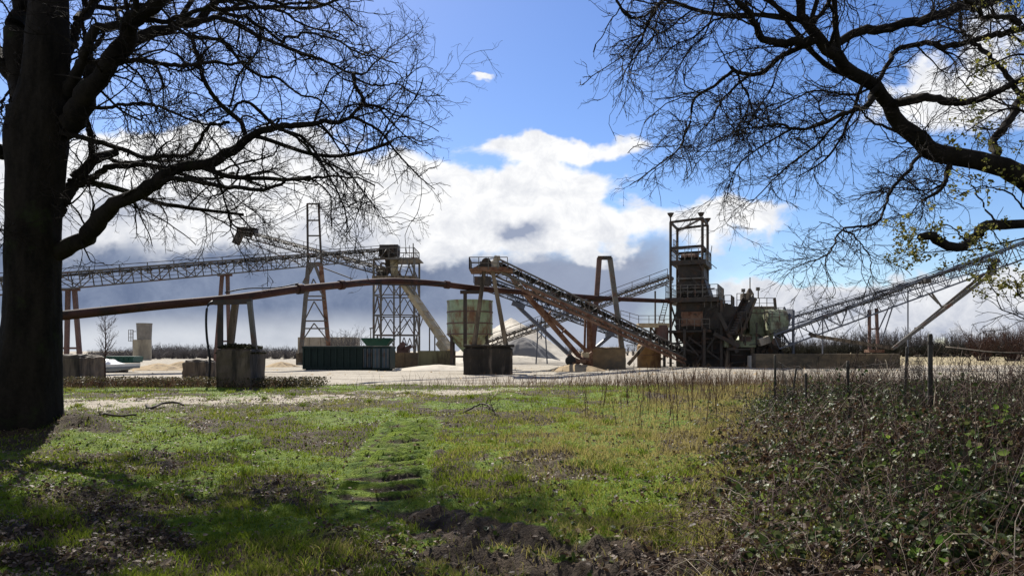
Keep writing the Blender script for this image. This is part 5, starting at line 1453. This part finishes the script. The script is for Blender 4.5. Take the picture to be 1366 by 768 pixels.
# low walls round the tower foot
d = 70
def low_wall(name, label, px0, px1, py0, d, th, mat, cat='wall'):
    a, b = X(px0, d), X(px1, d); zt = Zp(py0, d)
    root = thing(name, label, cat, ((a + b) / 2, d + th / 2, 0))
    MB().box(((a + b) / 2, d + th / 2, zt / 2 - .1), (b - a, th, zt + .2)).build('wall_panel', M[mat], root, bevel=.03)
    mb = MB()
    k = max(2, round((b - a) / 1.4))
    for i in range(k + 1): mb.box((a + (b - a) * i / k, d - .05, zt / 2 - .05), (.10, .12, zt + .05))
    mb.build('pilaster', M[mat], root)
    return root
low_wall('concrete_wall', 'brown concrete wall section at the foot of the lattice tower', 521, 557, 470, 69, .6, 'concbrown')
low_wall('bay_wall', 'stained olive panel wall between lattice tower and silo', 559, 607, 467.5, 67, .8, 'bay')
d = 72
root = thing('scrap_machine', 'small dark red machine behind the brown wall', 'machine', (X(537, d), d + .6, 0))
MB().pbox(529, 545, 462, 486, d, 1.3).build('body', M['redleg'], root, bevel=.08)
MB().beam(Q(533, 464, d), Q(540, 457, d), .5).beam(Q(541, 466, d), Q(549, 461, d), .35).build('arm', M['redleg'], root, bevel=.04)
d = 98
low_wall('service_shed', 'flat-roofed grey concrete shed behind the long container and mast', 398, 470, 449.5, d, 5, 'concpale', 'shed')
# thin lamp posts
d = 84
root = thing('street_lamp', 'thin lamp post left of the lattice tower', 'street lamp', (X(494.5, d), d, 0))
MB().tube([(X(494.5, d), d, 0), (X(494.5, d), d, Zp(438, d))], [.09, .05], 8).build('pole', M['steel'], root)
MB().beam(Q(493, 438, d), Q(497, 437.5, d), .22, .14).build('lamp_head', M['steel'], root)

# ---------------------------------------------------------------- far left: concrete tower, boat
d = 128
root = thing('concrete_tower', 'old round concrete tower with a caged ladder far left', 'tower', (X(190, d), d, 0))
MB().tube([(X(189.8, d), d, -.1), (X(189.8, d), d, Zp(453, d))], 11.4 * d / F, 28).build('base_shaft', M['shaft'], root)
MB().tube([(X(192.5, d), d, Zp(453, d)), (X(192.5, d), d, Zp(434, d)), (X(192.5, d), d, Zp(431, d))], [8.8 * d / F, 9.6 * d / F, 10 * d / F], 28).build('upper_shaft', M['shaftgrey'], root)
mb = MB(); cx = X(177, d)
for k in range(6):
    a = R(60 * k); mb.beam((cx + .4 * math.cos(a), d - .6 + .4 * math.sin(a), Zp(455, d)), (cx + .4 * math.cos(a), d - .6 + .4 * math.sin(a), Zp(440, d)), .07)
for z in (440, 445, 450, 455):
    mb.tube([(cx, d - .6, Zp(z, d) - .03), (cx, d - .6, Zp(z, d) + .03)], .42, 8)
mb.beam((cx + .3, d - .5, Zp(482, d)), (cx + .3, d - .5, Zp(440, d)), .1).beam((cx + .3, d - .4, Zp(442, d)), (X(183, d), d - .4, Zp(442, d)), .1)
mb.build('caged_ladder', M['steel'], root)

d = 54
root = thing('motor_boat', 'small white and grey boat under a white tarpaulin beside the left pier', 'boat', (X(155, d), d, 0))
xs0, xs1 = X(118, d), X(187, d); Lb = xs1 - xs0
secs = []
for i in range(15):
    u = i / 14; wv = .95 * (1 - max(0, (u - .45) / .55) ** 2.2) * .98 + .02
    keel = .06 + .45 * max(0, (u - .55) / .45) ** 2; sheer = Zp(487, d) + .16 * u
    secs.append([(xs0 + Lb * u, d - wv, sheer), (xs0 + Lb * u, d - wv * .98, sheer - .22), (xs0 + Lb * (u - .02), d - wv * .8, keel + .06), (xs0 + Lb * (u - .03), d, keel), (xs0 + Lb * (u - .02), d + wv * .8, keel + .06), (xs0 + Lb * u, d + wv * .98, sheer - .22), (xs0 + Lb * u, d + wv, sheer)])
vs = [p for s_ in secs for p in s_]; fs = []
for i in range(14):
    for j in range(6): fs.append((i * 7 + j, i * 7 + j + 1, (i + 1) * 7 + j + 1, (i + 1) * 7 + j))
    fs.append((i * 7 + 6, i * 7, (i + 1) * 7, (i + 1) * 7 + 6))
fs.append(tuple(range(6, -1, -1)))
MB().add(vs, fs).build('hull', M['white'], root)
mb = MB()
for i in range(14):
    p, q = Vector(secs[i][1]), Vector(secs[i + 1][1]); mb.beam(p + Vector((0, -.02, -.06)), q + Vector((0, -.02, -.06)), .05, .16)
mb.build('rubbing_strake', M['greyhull'], root)
tv, tf = [], []
for i in range(10):
    u = i / 9; x_ = xs0 + Lb * (.08 + .58 * u); hh = .34 * math.sin(math.pi * min(1, u * .85 + .12)) * (1 + .15 * math.sin(i * 2.3))
    for j in range(7):
        v = j / 6 * 2 - 1; tv.append((x_, d + v * .9, Zp(487, d) + .02 + hh * 1.3 * (1 - v * v) + .04 * math.sin(i * 3 + j * 2)))
for i in range(9):
    for j in range(6): tf.append((i * 7 + j, (i + 1) * 7 + j, (i + 1) * 7 + j + 1, i * 7 + j + 1))
MB().add(tv, tf).build('tarpaulin', M['tarp'], root)
mb = MB()
for u in (.25, .65): mb.box((xs0 + Lb * u, d, .2), (.3, 1.2, .5))
mb.build('cradle', M['dark'], root)

# ---------------------------------------------------------------- heaps
def heap(name, label, px, pyt, pyb, hw, d, mat, seed, flat=.0, ry=None, sharp=1.15, cat='sand heap', cut=None):
    cx = X(px, d); rx = hw * d / F; ry = ry or rx; h = Zp(pyt, d) - .0
    nr, na = 40, 90
    r = np.linspace(0, 1, nr)[:, None]; a = np.linspace(0, 2 * np.pi, na, endpoint=False)[None, :]
    rad = 1 + .22 * (fbm(np.cos(a) * 2 + seed, np.sin(a) * 2, 1.0, 3, seed) - .5) * 2
    x = cx + rx * r * np.cos(a) * rad; y = d + ry * r * np.sin(a) * rad
    prof = np.clip(1 - r, 0, 1) ** sharp
    prof = np.where(r < flat, (1 - flat) ** sharp, prof) / (1 - flat) ** sharp
    soft = .5 * (1 - np.cos(np.pi * np.clip(prof, 0, 1)))
    z = h * (.72 * prof + .28 * soft)
    z = z * (1 + .25 * (fbm(x, y, 1.2 / max(rx, .3) * 2, 4, seed + 3) - .5) * np.clip(r * 3, 0, 1)) + (fbm(x, y, 2.2, 3, seed + 5) - .5) * .05 * h
    if cut: z = cut(x, y, z)
    z = np.where(r > .98, -.15, z)
    V = np.stack([x, y, z], -1).reshape(-1, 3); idx = np.arange(nr * na).reshape(nr, na); nx = np.roll(idx, -1, 1)
    f = np.stack([idx[:-1], idx[1:], nx[1:], nx[:-1]], -1).reshape(-1, 4)
    o = np_mesh(name, V, [f], M[mat], smooth=True, origin=(cx, d, 0))
    return tag(o, label, cat)
heap('sand_heap', 'largest pale sand heap with a sharp peak behind the centre pier', 682, 424, 482, 96, 108, 'sand', 3, sharp=1.05, ry=16)
heap('sand_heap', 'smooth grey sand heap coloured as the shaded face of the largest pale heap', 694, 450, 481, 54, 96, 'greysand', 8, flat=.10, sharp=.75, ry=4.0)
heap('sand_heap', 'low broad ridge of pale sand at the foot of the grey heap', 690, 474, 483, 78, 92, 'sand', 13, sharp=.7, ry=2.6)
heap('sand_heap', 'flat strip of pale sand in front of the panel walls', 585, 486, 491, 66, 60, 'sand', 17, sharp=.7, ry=2.0)
heap('sand_heap', 'brown sand heap just right of the boat', 212, 484, 497, 40, 62, 'brownsand', 19, sharp=.9)
heap('sand_heap', 'lower tan sand heap between the brown heap and the low pier', 243, 481.5, 495, 32, 66, 'brownsand', 23, sharp=.9)
heap('sand_heap', 'small sand heap near the mast footing', 375, 482, 492, 26, 72, 'brownsand', 29, sharp=.8)
heap('sand_heap', 'low brown spoil under the stacker base', 768, 485, 493, 42, 58, 'brownsand', 31, sharp=.7, ry=2.2)
# ---------------------------------------------------------------- far woods
def wood(name, label, spots, mat, seed, per=26):
    rng = np.random.default_rng(seed); sets = []
    st_all, r_all = [], []
    for x, y, h, sp in spots:
        n = per; t = np.linspace(0, 1, 7)
        a = rng.random(n) * 2 * np.pi; s = sp * rng.random(n) ** .6
        st = np.zeros((n, 7, 3)); hh = h * (.6 + .4 * rng.random(n)) * (1 - .3 * (s / sp) ** 2)
        st[:, :, 0] = x + rng.normal(0, sp * .08, n)[:, None] + (np.cos(a) * s)[:, None] * t ** 1.6
        st[:, :, 1] = y + (np.sin(a) * s)[:, None] * t ** 1.6
        st[:, :, 2] = -.3 + hh[:, None] * t
        st[:, 1:] += np.cumsum(rng.normal(0, h * .012, (n, 6, 3)), 1)
        st_all.append(st); r_all.append(np.linspace(h * .012, h * .0035, 7)[None] * np.ones((n, 1)))
    P = np.concatenate(st_all); r = np.concatenate(r_all)
    hm = np.mean([s[2] for s in spots])
    L2, R2 = grow(P, r, len(P) * 6, (hm * .10, hm * .34), 4, .8, hm * .0028, (.3, .9), .14, (0, 0, .05), rng, .25, 1)
    L3, R3 = grow(L2, R2, len(P) * 10, (hm * .04, hm * .14), 3, .9, hm * .0026, (.3, .9), .14, (0, 0, .03), rng, .2, 1)
    V, f = merge_tubes([(P, r, 3), (L2, R2, 3), (L3, R3, 3)])
    o = np_mesh(name, V, [f], mat, origin=(spots[0][0], spots[0][1], 0))
    return tag(o, label, 'woodland', kind='stuff')
M['wood_a'] = mk('hazed_bare_twigs', (.10, .092, .092), (.15, .14, .14), None, scale=.1, bump=0, rough=1, spec=0)  # lighter, greyer colour stands in for haze over the distant trees
M['wood_b'] = mk('dark_undergrowth_twigs', (.028, .028, .022), (.05, .048, .038), None, scale=.1, bump=0, rough=1, spec=0)
M['wood_r'] = mk('reddish_bare_twigs', (.075, .042, .035), (.11, .075, .06), None, scale=.2, bump=0, rough=1, spec=0)
rs = random.Random(11)
sp = []
for k in range(70):
    px = 1035 + 345 * k / 69 + rs.uniform(-3, 3); d = rs.uniform(205, 250)
    top = np.interp(px, [1035, 1100, 1160, 1230, 1300, 1380], [453, 442, 436, 439, 437, 433]) + rs.uniform(-4, 9)
    sp.append((X(px, d), d, Zp(top, d), rs.uniform(1.6, 2.8)))
wood('bare_woodland', 'line of tall bare grey trees along the far edge of the right field', sp, M['wood_a'], 3, 22)
sp = []
for k in range(110):
    px = 1030 + 420 * k / 109 + rs.uniform(-3, 3); d = rs.uniform(188, 204)
    sp.append((X(px, d), d, Zp(455 + rs.uniform(-3, 3), d), rs.uniform(1.5, 2.6)))
wood('dark_undergrowth', 'dark belt of scrub at the foot of the far right woodland', sp, M['wood_b'], 4, 34)
sp = []
for k in range(190):
    px = 120 + 380 * k / 189 + rs.uniform(-4, 4); d = rs.uniform(140, 170)
    top = np.interp(px, [120, 200, 260, 300, 380, 460, 500], [465, 460, 457, 459, 460, 464, 464]) + rs.uniform(-2.5, 2)
    sp.append((X(px, d), d, Zp(top, d), rs.uniform(1.5, 2.6)))
for k in range(24):
    px = 740 + 160 * k / 23; d = rs.uniform(240, 280); sp.append((X(px, d), d, Zp(460 + rs.uniform(-4, 4), d), 2))
for k in range(14):
    px = -60 + 180 * k / 13; d = rs.uniform(220, 260); sp.append((X(px, d), d, Zp(465 + rs.uniform(-4, 4), d), 2))
wood('hazy_woodland', 'low grey line of bare trees on the horizon behind the left yard', sp, M['wood_a'], 5, 26)

rng = np.random.default_rng(77)
for i, (px, top, d, sw, mat, lab) in enumerate([
        (1312, 437, 120, 2.6, 'wood_r', 'rounded reddish bare bush, the left one of the two at the far right'),
        (1352, 431, 118, 3.0, 'wood_r', 'taller reddish-brown bare bush at the right edge in front of the woodland'),
        (461, 441, 94, 2.4, 'wood_a', 'bare grey bush growing on the shed behind the long container'),
        (224, 459, 180, 2.2, 'wood_a', 'rounded bare tree right of the old concrete tower'),
        (231, 464, 175, 1.6, 'wood_b', 'small dark evergreen-like bush on the horizon right of the concrete tower')]):
    root = thing('bare_bush', lab, 'bush', (X(px, d), d, 0))
    V, f = bare_bush(root, X(px, d), d, Zp(top, d), sw, 60, rng, None, lo=.012, sub=7, z0=-.05)
    np_mesh('stems', V, [f], M[mat], root)

# sapling in front of the left pier
d = 33.5
root = thing('sapling', 'thin leafless sapling standing between left pier and boat', 'tree', (X(140.5, d), d, 0))
P = resample([tuple(Q(140.5, 524, d)), tuple(Q(140, 480, d)), tuple(Q(141, 450, d)), tuple(Q(140, 422, d))], 24)[None]; r = np.linspace(.05, .010, 24)[None]
L1, R1 = grow(P, r, 34, (.5, 1.3), 10, .5, .006, (.6, 1.0), .06, (0, 0, .08), rng, .42, .97, 1, .016)
L2, R2 = grow(L1, R1, 190, (.15, .5), 6, .7, .0045, (.3, .8), .10, (0, 0, .05), rng, .2, 1)
V, f = merge_tubes([(P, r, 7)]); np_mesh('trunk', V, [f], M['wood_r'], root, smooth=True)
V, f = merge_tubes([(L1, R1, 4), (L2, R2, 3)]); np_mesh('crown', V, [f], M['wood_r'], root)

# ---------------------------------------------------------------- fence on the right
POSTS = [(1241, 445, 11.0, .042, 0, 'wood', 'tallest black round fence post'), (1210, 462, 12.6, .028, -.05, 'wood', 'thin leaning fence post just left of the tallest'),
         (1131, 481, 14.6, .040, .0, 'wood', 'stout short fence post in the middle of the row'), (1075, 497, 16.4, .034, .02, 'wood', 'shortest dark fence post of the whole row'),
         (1062, 491, 17.6, .030, -.16, 'wood', 'tilted fence post beside the shortest one'), (1034, 473, 19.6, .040, 0, 'wood', 'slim grey fence post farthest along the fence')]
for px, top, d, r_, tilt, mt, lab in POSTS:
    x_ = X(px, d); z0 = float(ground_h(x_, d, False)); zt = Zp(top, d)
    root = thing('fence_post', lab, 'fence post', (x_, d, z0), 'fence posts along the bramble bank')
    MB().tube([(x_ - tilt * (zt - z0) * -1, d, z0 - .2), (x_, d, zt - .03), (x_, d, zt)], [r_ * .9, r_ * .8, r_ * .62], 10).build('shaft', M[mt], root, smooth=True)
    if d < 15: MB().tube([(x_, d, zt - .16), (x_, d, zt - .12)], r_ * 1.0, 10).build('wire_band', M['wire'], root)
FP = [(-0.0, 0, 0)]
line = [(X(1034, 19.6), 19.6, Zp(480, 19.6)), (X(1075, 16.4), 16.4, 1.28), (X(1131, 14.6), 14.6, 1.36), (X(1210, 12.6), 12.6, 1.5), (X(1241, 11), 11, 1.62), (7.6, 9.2, 1.50), (8.9, 7.4, 1.60)]
root = thing('chain_link_fence', 'sagging chain-link mesh strung along the bramble bank at right', 'fence', (line[4][0], line[4][1], 0))
mb = MB(); cell = .085
for (ax, ay, az), (bx, by, bz) in zip(line, line[1:]):
    L = math.hypot(bx - ax, by - ay); k = int(L / cell)
    def P_(u, v):     # u metres along, v 0..1 height
        s_ = min(max(u / L, 0), 1); sag = -.10 * math.sin(math.pi * s_) * v + .03 * math.sin(u * 5 + v * 3)
        zz = az + (bz - az) * s_
        off = .05 * math.sin(u * 3.1 + v * 4)
        return Vector((ax + (bx - ax) * s_ + off * (by - ay) / L, ay + (by - ay) * s_ - off * (bx - ax) / L, .12 + (zz - .12) * v + sag))
    H = (az + bz) / 2; nv = int(H / cell); seg = 6
    for i in range(-nv, k + 1):
        for dr in (1, -1):
            pts = []
            for j in range(seg + 1):
                v = j / seg; u = (i + (nv * v if dr == 1 else nv * (1 - v))) * cell
                if -.001 <= u <= L: pts.append(P_(u, v))
            if len(pts) > 1: mb.tube(pts, .0019, 3, caps=False)
    mb.tube([P_(L * j / 8, 1.0) for j in range(9)], .0026, 4); mb.tube([P_(L * j / 8, .55) for j in range(9)], .002, 4)
mb.build('wire_mesh', M['wire'], root)
MB().tube([Vector(p) for p in resample([(X(1262, 10.7), 10.7, 1.66), (X(1292, 10.3), 10.3, 1.62), (X(1330, 9.9), 9.9, 1.58), (X(1400, 9.4), 9.4, 1.57)], 14)], .012, 6).build('top_rod', M['deadwood'], root, smooth=True)

# ---------------------------------------------------------------- brambles and scrub
def bramble_h(x, y):
    e = x - bramble_edge(y)
    n = fbm(x, y, .7, 3, 201); n2 = fbm(x, y, 2.0, 3, 205)
    return sst(-.7, 2.8, e + (n - .5) * 2.8) * np.interp(y, [3, 5, 8, 12, 16, 22, 30], [.46, .52, .56, .58, .55, .42, .3]) * (1 + .55 * sst(1.6, 4.2, e) * sst(5, 8, y)) * (.45 + 1.0 * n2) * sst(34, 22, y)
def brambles():
    rng = np.random.default_rng(63)
    n = 230000
    s = rng.random(n); y = np.exp(np.log(2.6) + s * np.log(26 / 2.6))
    e = rng.random(n) ** .8 * (.78 * y + 2.5 - bramble_edge(y) + 2.4) - 2.4
    x = bramble_edge(y) + e
    h = bramble_h(x, y)
    k = (rng.random(n) < np.clip(.05 + h * 1.8, 0, 1)) & (x < .80 * y + 2.2)
    x, y, h, e = x[k], y[k], h[k], e[k]
    z = ground_h(x, y) + h * (.25 + .75 * rng.random(len(x)) ** .45) + .02
    pt = fbm(x, y, .55, 3, 211) + .3 * (rng.random(len(x)) - .5)
    green = (pt > .50 - .05 * sst(1, 4, e)) & (rng.random(len(x)) < .75)
    dead = ~green
    sz = .020 + .030 * rng.random(len(x)) + .0011 * y
    m3 = len(x) // 3; gi = np.repeat(rng.integers(0, len(x), m3), 3)
    x[:3 * m3] = x[gi] + rng.normal(0, .022, 3 * m3); y[:3 * m3] = y[gi] + rng.normal(0, .022, 3 * m3); z[:3 * m3] = z[gi] + rng.normal(0, .016, 3 * m3); green[:3 * m3] = green[gi]; dead = ~green
    sz = sz * np.exp(rng.normal(0, .28, len(sz))) * np.clip(y / 5.5, .55, 1)
    c = np.stack([x, y, z], -1)
    root = thing('bramble_thicket', 'dense tangle of brambles with brown and green leaves over the right bank', 'brambles', (5, 9, 0), kind='stuff')
    gm = veg_mat('bramble_leaf', (.022, .038, .010), (.060, .090, .020), (.17, .18, .07), .35, .5, .3)
    dm = veg_mat('withered_bramble_leaf', (.038, .022, .013), (.090, .054, .031), (.23, .18, .12), .35, .55, .25)
    for nm, mask, mt in (('green_leaves', green, gm), ('withered_leaves', dead, dm)):
        o = leaves_mesh(nm, c[mask], sz[mask], mt, rng.random(mask.sum()) ** 1.5, rng, .28, .7)
        o.parent = root; o.location = Vector(o.location) - root.location; o['kind'] = 'stuff'
    # arching canes
    n = 1700
    y = np.exp(np.log(3.6) + rng.random(n) * np.log(24 / 3.6)); x = bramble_edge(y) + rng.random(n) * (.75 * y + 1.5 - bramble_edge(y))
    h = bramble_h(x, y) * 1.25 + .12
    K = 9; t = np.linspace(0, 1, K); a = rng.random(n) * 2 * np.pi; Lc = .3 + .8 * rng.random(n)
    P = np.zeros((n, K, 3)); P[:, :, 0] = x[:, None] + (np.cos(a) * Lc)[:, None] * t; P[:, :, 1] = y[:, None] + (np.sin(a) * Lc)[:, None] * t
    P[:, :, 2] = ground_h(x, y)[:, None] + h[:, None] * (np.sin(t * np.pi * .85) * 1.05) * (.7 + .6 * rng.random(n))[:, None]
    P[:, 1:] += np.cumsum(rng.normal(0, .018, (n, K - 1, 3)), 1)
    r = np.linspace(.0036, .0014, K)[None] * (.7 + .6 * rng.random(n))[:, None] * (.55 + y / 16)[:, None]
    pale = rng.random(n) < .10
    cm = mk('bramble_cane', (.055, .03, .022), (.10, .06, .04), None, bump=0, rough=.7)
    pm = mk('dry_pale_cane', (.26, .21, .15), (.38, .32, .24), None, bump=0, rough=.8)
    for nm, mask, mt in (('canes', ~pale, cm), ('dry_canes', pale, pm)):
        V, f = merge_tubes([(P[mask], r[mask], 4)]); o = np_mesh(nm, V, [f], mt, root); o['kind'] = 'stuff'
    # tall scrub along the fence
    n = 330
    u = rng.random(n); y = 8 + 13 * u ** 1.2; lx = np.interp(y, [7.4, 9.2, 11, 12.6, 14.6, 16.4, 19.6, 22], [8.9, 7.6, 6.3, 6.8, 6.7, 6.6, 7.05, 7.6])
    x = lx + rng.normal(.2, .75, n) + rng.random(n) * .04 * y
    hs = np.where(rng.random(n) < .25, 1.35, .62) * (.55 + .6 * rng.random(n)) * np.interp(y, [8, 11, 15, 21], [1.25, 1.15, 1.0, .7])
    K = 10; t = np.linspace(0, 1, K); P = np.zeros((n, K, 3)); a = rng.random(n) * 6.28; ln = hs * .35 * rng.random(n)
    P[:, :, 0] = x[:, None] + (np.cos(a) * ln)[:, None] * t ** 1.5; P[:, :, 1] = y[:, None] + (np.sin(a) * ln)[:, None] * t ** 1.5
    P[:, :, 2] = ground_h(x, y)[:, None] + hs[:, None] * t
    P[:, 1:] += np.cumsum(rng.normal(0, .015, (n, K - 1, 3)), 1)
    r = np.linspace(.007, .0025, K)[None] * np.ones((n, 1))
    L2, R2 = grow(P, r, 1900, (.15, .55), 6, .7, .0022, (.4, 1.1), .16, (0, 0, .02), rng, .2, 1)
    L3, R3 = grow(L2, R2, 2600, (.06, .22), 4, .8, .0018, (.4, 1.1), .16, (0, 0, .02), rng, .2, 1)
    V, f = merge_tubes([(P, r, 5), (L2, R2, 3), (L3, R3, 3)]); o = np_mesh('bare_stems', V, [f], M['twig'], root); o['kind'] = 'stuff'
    # thin upright shoots through the whole bank
    n3 = 420
    y3 = np.exp(np.log(5.5) + rng.random(n3) * np.log(17 / 5.5)); x3 = bramble_edge(y3) + .9 + rng.random(n3) ** .8 * (.72 * y3 + 1.0 - bramble_edge(y3))
    h3 = (.35 + .75 * rng.random(n3) ** 1.5) * (1 + .35 * sst(4, 7, x3)) * sst(.4, 2.5, x3 - bramble_edge(y3))
    P3 = np.zeros((n3, K, 3)); a = rng.random(n3) * 6.28; ln = h3 * .5 * rng.random(n3)
    P3[:, :, 0] = x3[:, None] + (np.cos(a) * ln)[:, None] * t ** 1.6; P3[:, :, 1] = y3[:, None] + (np.sin(a) * ln)[:, None] * t ** 1.6
    P3[:, :, 2] = (ground_h(x3, y3) + bramble_h(x3, y3) * .5)[:, None] + h3[:, None] * t
    P3[:, 1:] += np.cumsum(rng.normal(0, .014, (n3, K - 1, 3)), 1)
    r3 = np.linspace(.0042, .0018, K)[None] * np.ones((n3, 1)) * (.6 + y3 / 18)[:, None]
    L4, R4 = grow(P3, r3, 1500, (.08, .32), 6, .7, .0014, (.4, 1.1), .14, (0, 0, .02), rng, .25, 1)
    V, f = merge_tubes([(P3, r3, 4), (L4, R4, 3)]); o = np_mesh('upright_shoots', V, [f], cm, root); o['kind'] = 'stuff'
    # ivy-like dark leaves low on the scrub
    m = 26000
    i = rng.integers(0, n, m); tt = rng.random(m) ** 1.4 * .75
    c = np.stack([x[i] + rng.normal(0, .22, m), y[i] + rng.normal(0, .22, m), ground_h(x[i], y[i]) + hs[i] * tt], -1)
    o = leaves_mesh('scrub_leaves', c, .03 + .035 * rng.random(m) + .0008 * c[:, 1], gm, rng.random(m) ** 2.2, rng, .25, .7)
    o.parent = root; o.location = Vector(o.location) - root.location; o['kind'] = 'stuff'
    # a few large fresh green leaves
    big = [(1270, 640, 6.4), (1285, 628, 6.4), (1262, 655, 6.3), (1060, 632, 8.2), (1066, 625, 8.2), (1320, 560, 7.4), (1333, 548, 7.4), (1300, 590, 7), (1345, 615, 6.2), (1210, 600, 7.6), (1180, 585, 8.4), (1290, 675, 5.8), (1340, 690, 5.2), (1245, 735, 4.6)]
    c = np.array([Q(*b) for b in big]); c = np.repeat(c, 5, 0) + rng.normal(0, .07, (len(big) * 5, 3))
    fm = veg_mat('fresh_leaf', (.06, .12, .02), (.12, .20, .03), (.22, .30, .05), .5, .5)
    o = leaves_mesh('fresh_leaves', c, .06 + .05 * rng.random(len(c)), fm, rng.random(len(c)), rng, .3, .8)
    o.parent = root; o.location = Vector(o.location) - root.location; o['kind'] = 'stuff'
brambles()

def weeds():
    rng = np.random.default_rng(88)
    # dry weed stems along the edge of the yard
    dm = veg_mat('dry_weed', (.075, .038, .022), (.14, .085, .05), (.26, .20, .13), .2, .8)
    n = 9000
    u = rng.random(n); x = -8 + 26 * rng.random(n) ** .7
    y = np.where(rng.random(n) < .6, 34.5 + rng.normal(0, 1.6, n), 22 + 12 * rng.random(n))
    pr = np.where(y > 31, sst(-9, 7, x) * .95 + .05, sst(1, 6, x) * .7)
    k = (rng.random(n) < pr) & (x < .7 * y)
    x, y = x[k], y[k]
    blades('dry_weeds', x, y, ground_h(x, y) - .02, (.22 + .6 * rng.random(len(x)) ** 2.4) * (1 + .55 * sst(2, 9, x)), .008 + .014 * rng.random(len(x)), .15 + .5 * rng.random(len(x)), rng.random(len(x)), dm, rng)
    # branching dead stalks
    n = 150
    y = 14 + 21 * rng.random(n) ** .8; x = np.interp(y, [14, 20, 28, 35], [3.0, 4.6, 6.2, 6]) + rng.normal(.4, 1.9, n) * y / 24 + 5 * rng.random(n) * sst(26, 34, y)
    hs = .5 + .75 * rng.random(n)
    K = 8; t = np.linspace(0, 1, K); P = np.zeros((n, K, 3)); a = rng.random(n) * 6.28
    P[:, :, 0] = x[:, None] + (np.cos(a) * hs * .15)[:, None] * t ** 2; P[:, :, 1] = y[:, None]; P[:, :, 2] = ground_h(x, y)[:, None] - .03 + hs[:, None] * t
    P[:, 1:] += np.cumsum(rng.normal(0, .01, (n, K - 1, 3)), 1)
    r = np.linspace(.0075, .0035, K)[None] * np.ones((n, 1))
    L2, R2 = grow(P, r, 800, (.08, .26), 5, .7, .003, (.3, .7), .08, (0, 0, .08), rng, .45, 1)
    V, f = merge_tubes([(P, r, 4), (L2, R2, 3)]); o = np_mesh('dead_stalks', V, [f], M['wood_r']); tag(o, 'tall dead weed stalks standing in the rough grass before the yard', 'weeds', kind='stuff')
    # scrubby strip under the left piers
    n = 5200
    x = -20 + 10.5 * rng.random(n); y = 33.2 + (rng.normal(0, .8, n)) + .06 * (x + 14)
    blades('verge_weeds', x, y, ground_h(x, y) - .02, .18 + .42 * rng.random(n) ** 1.6, .016 + .02 * rng.random(n), .3 + .6 * rng.random(n), rng.random(n) * .7, dm, rng)
    m = 9000
    x = -20.5 + 12 * rng.random(m); y = 33 + rng.normal(0, .75, m)
    c = np.stack([x, y, ground_h(x, y) + .05 + .38 * rng.random(m) ** 1.6], -1)
    vm = veg_mat('verge_leaf', (.03, .03, .012), (.07, .065, .025), (.18, .14, .08), .3, .6)
    o = leaves_mesh('verge_scrub', c, .05 + .06 * rng.random(m), vm, rng.random(m), rng, .25, .7); o['kind'] = 'stuff'
weeds()

def stick(name, label, pts, r0, r1, seed, twigs=10):
    rng = np.random.default_rng(seed)
    q = resample(pts, 20)[None]; q[0, :, 1:] += np.cumsum(rng.normal(0, .012, (20, 2)), 0); r = np.linspace(r0, r1, 20)[None]
    root = thing(name, label, 'branch', tuple(q[0, 0]))
    V, f = merge_tubes([(q, r, 8)]); np_mesh('stick', V, [f], M['deadwood'], root, smooth=True)
    if twigs:
        L, Rr = grow(q, r, twigs, (.2, .7), 8, .6, .004, (.4, .9), .12, (0, 0, .05), rng, .3, 1)
        L2, R2 = grow(L, Rr, twigs * 3, (.1, .3), 5, .7, .003, (.4, .9), .12, (0, 0, .02), rng, .2, 1)
        V, f = merge_tubes([(L, Rr, 5), (L2, R2, 3)]); np_mesh('twigs', V, [f], M['deadwood'], root)
def gp(px, py, up=.03):
    d = EYE * F / (py - HZ); x_ = X(px, d); z0 = float(ground_h(x_, d)); return (x_, d, z0 + up)
stick('fallen_branch', 'dark crooked fallen branch on the stony track right of the trunk', [gp(195, 541, .05), gp(202, 546, .05), (*gp(214, 543)[:2], .10), (*gp(230, 542)[:2], .12), gp(245, 543, .06)], .05, .03, 3, 0)
stick('twiggy_branch', 'thin dead branch with upturned twigs on the grass in mid meadow', [gp(615, 548, .04), gp(635, 550, .22), gp(650, 553, .25), gp(668, 560, .05)], .025, .012, 5, 16)
stick('root_branch', 'slender bare stick lying on the grass beyond the mossy mound', [gp(108, 562, .04), gp(130, 563, .05), gp(150, 566, .06), gp(185, 565, .05)], .035, .02, 9, 3)

for nm, lab, cat in (('grass', 'short mossy meadow grass across the foreground', 'grass'), ('grass_tussocks', 'scattered taller tufts in the meadow grass', 'grass'),
                     ('fallen_leaves', 'brown fallen leaves littering the meadow', 'leaves'), ('pebbles', 'pale pebbles on the worn stony track', 'pebbles'),
                     ('rubble', 'loose stones scattered over the gravel yard', 'stones'), ('dry_weeds', 'reddish dry weeds along the near edge of the yard', 'weeds'), ('verge_weeds', 'dry weeds in front of the left concrete piers', 'weeds'), ('verge_scrub', 'low leafy scrub in front of the left concrete piers', 'scrub'),
                     ('ground', 'meadow ground with moss, soil, muddy tyre tracks and far field', 'ground'), ('gravel_yard', 'pale sandy gravel yard of the quarry', 'yard')):
    tag(bpy.data.objects[nm], lab, cat)
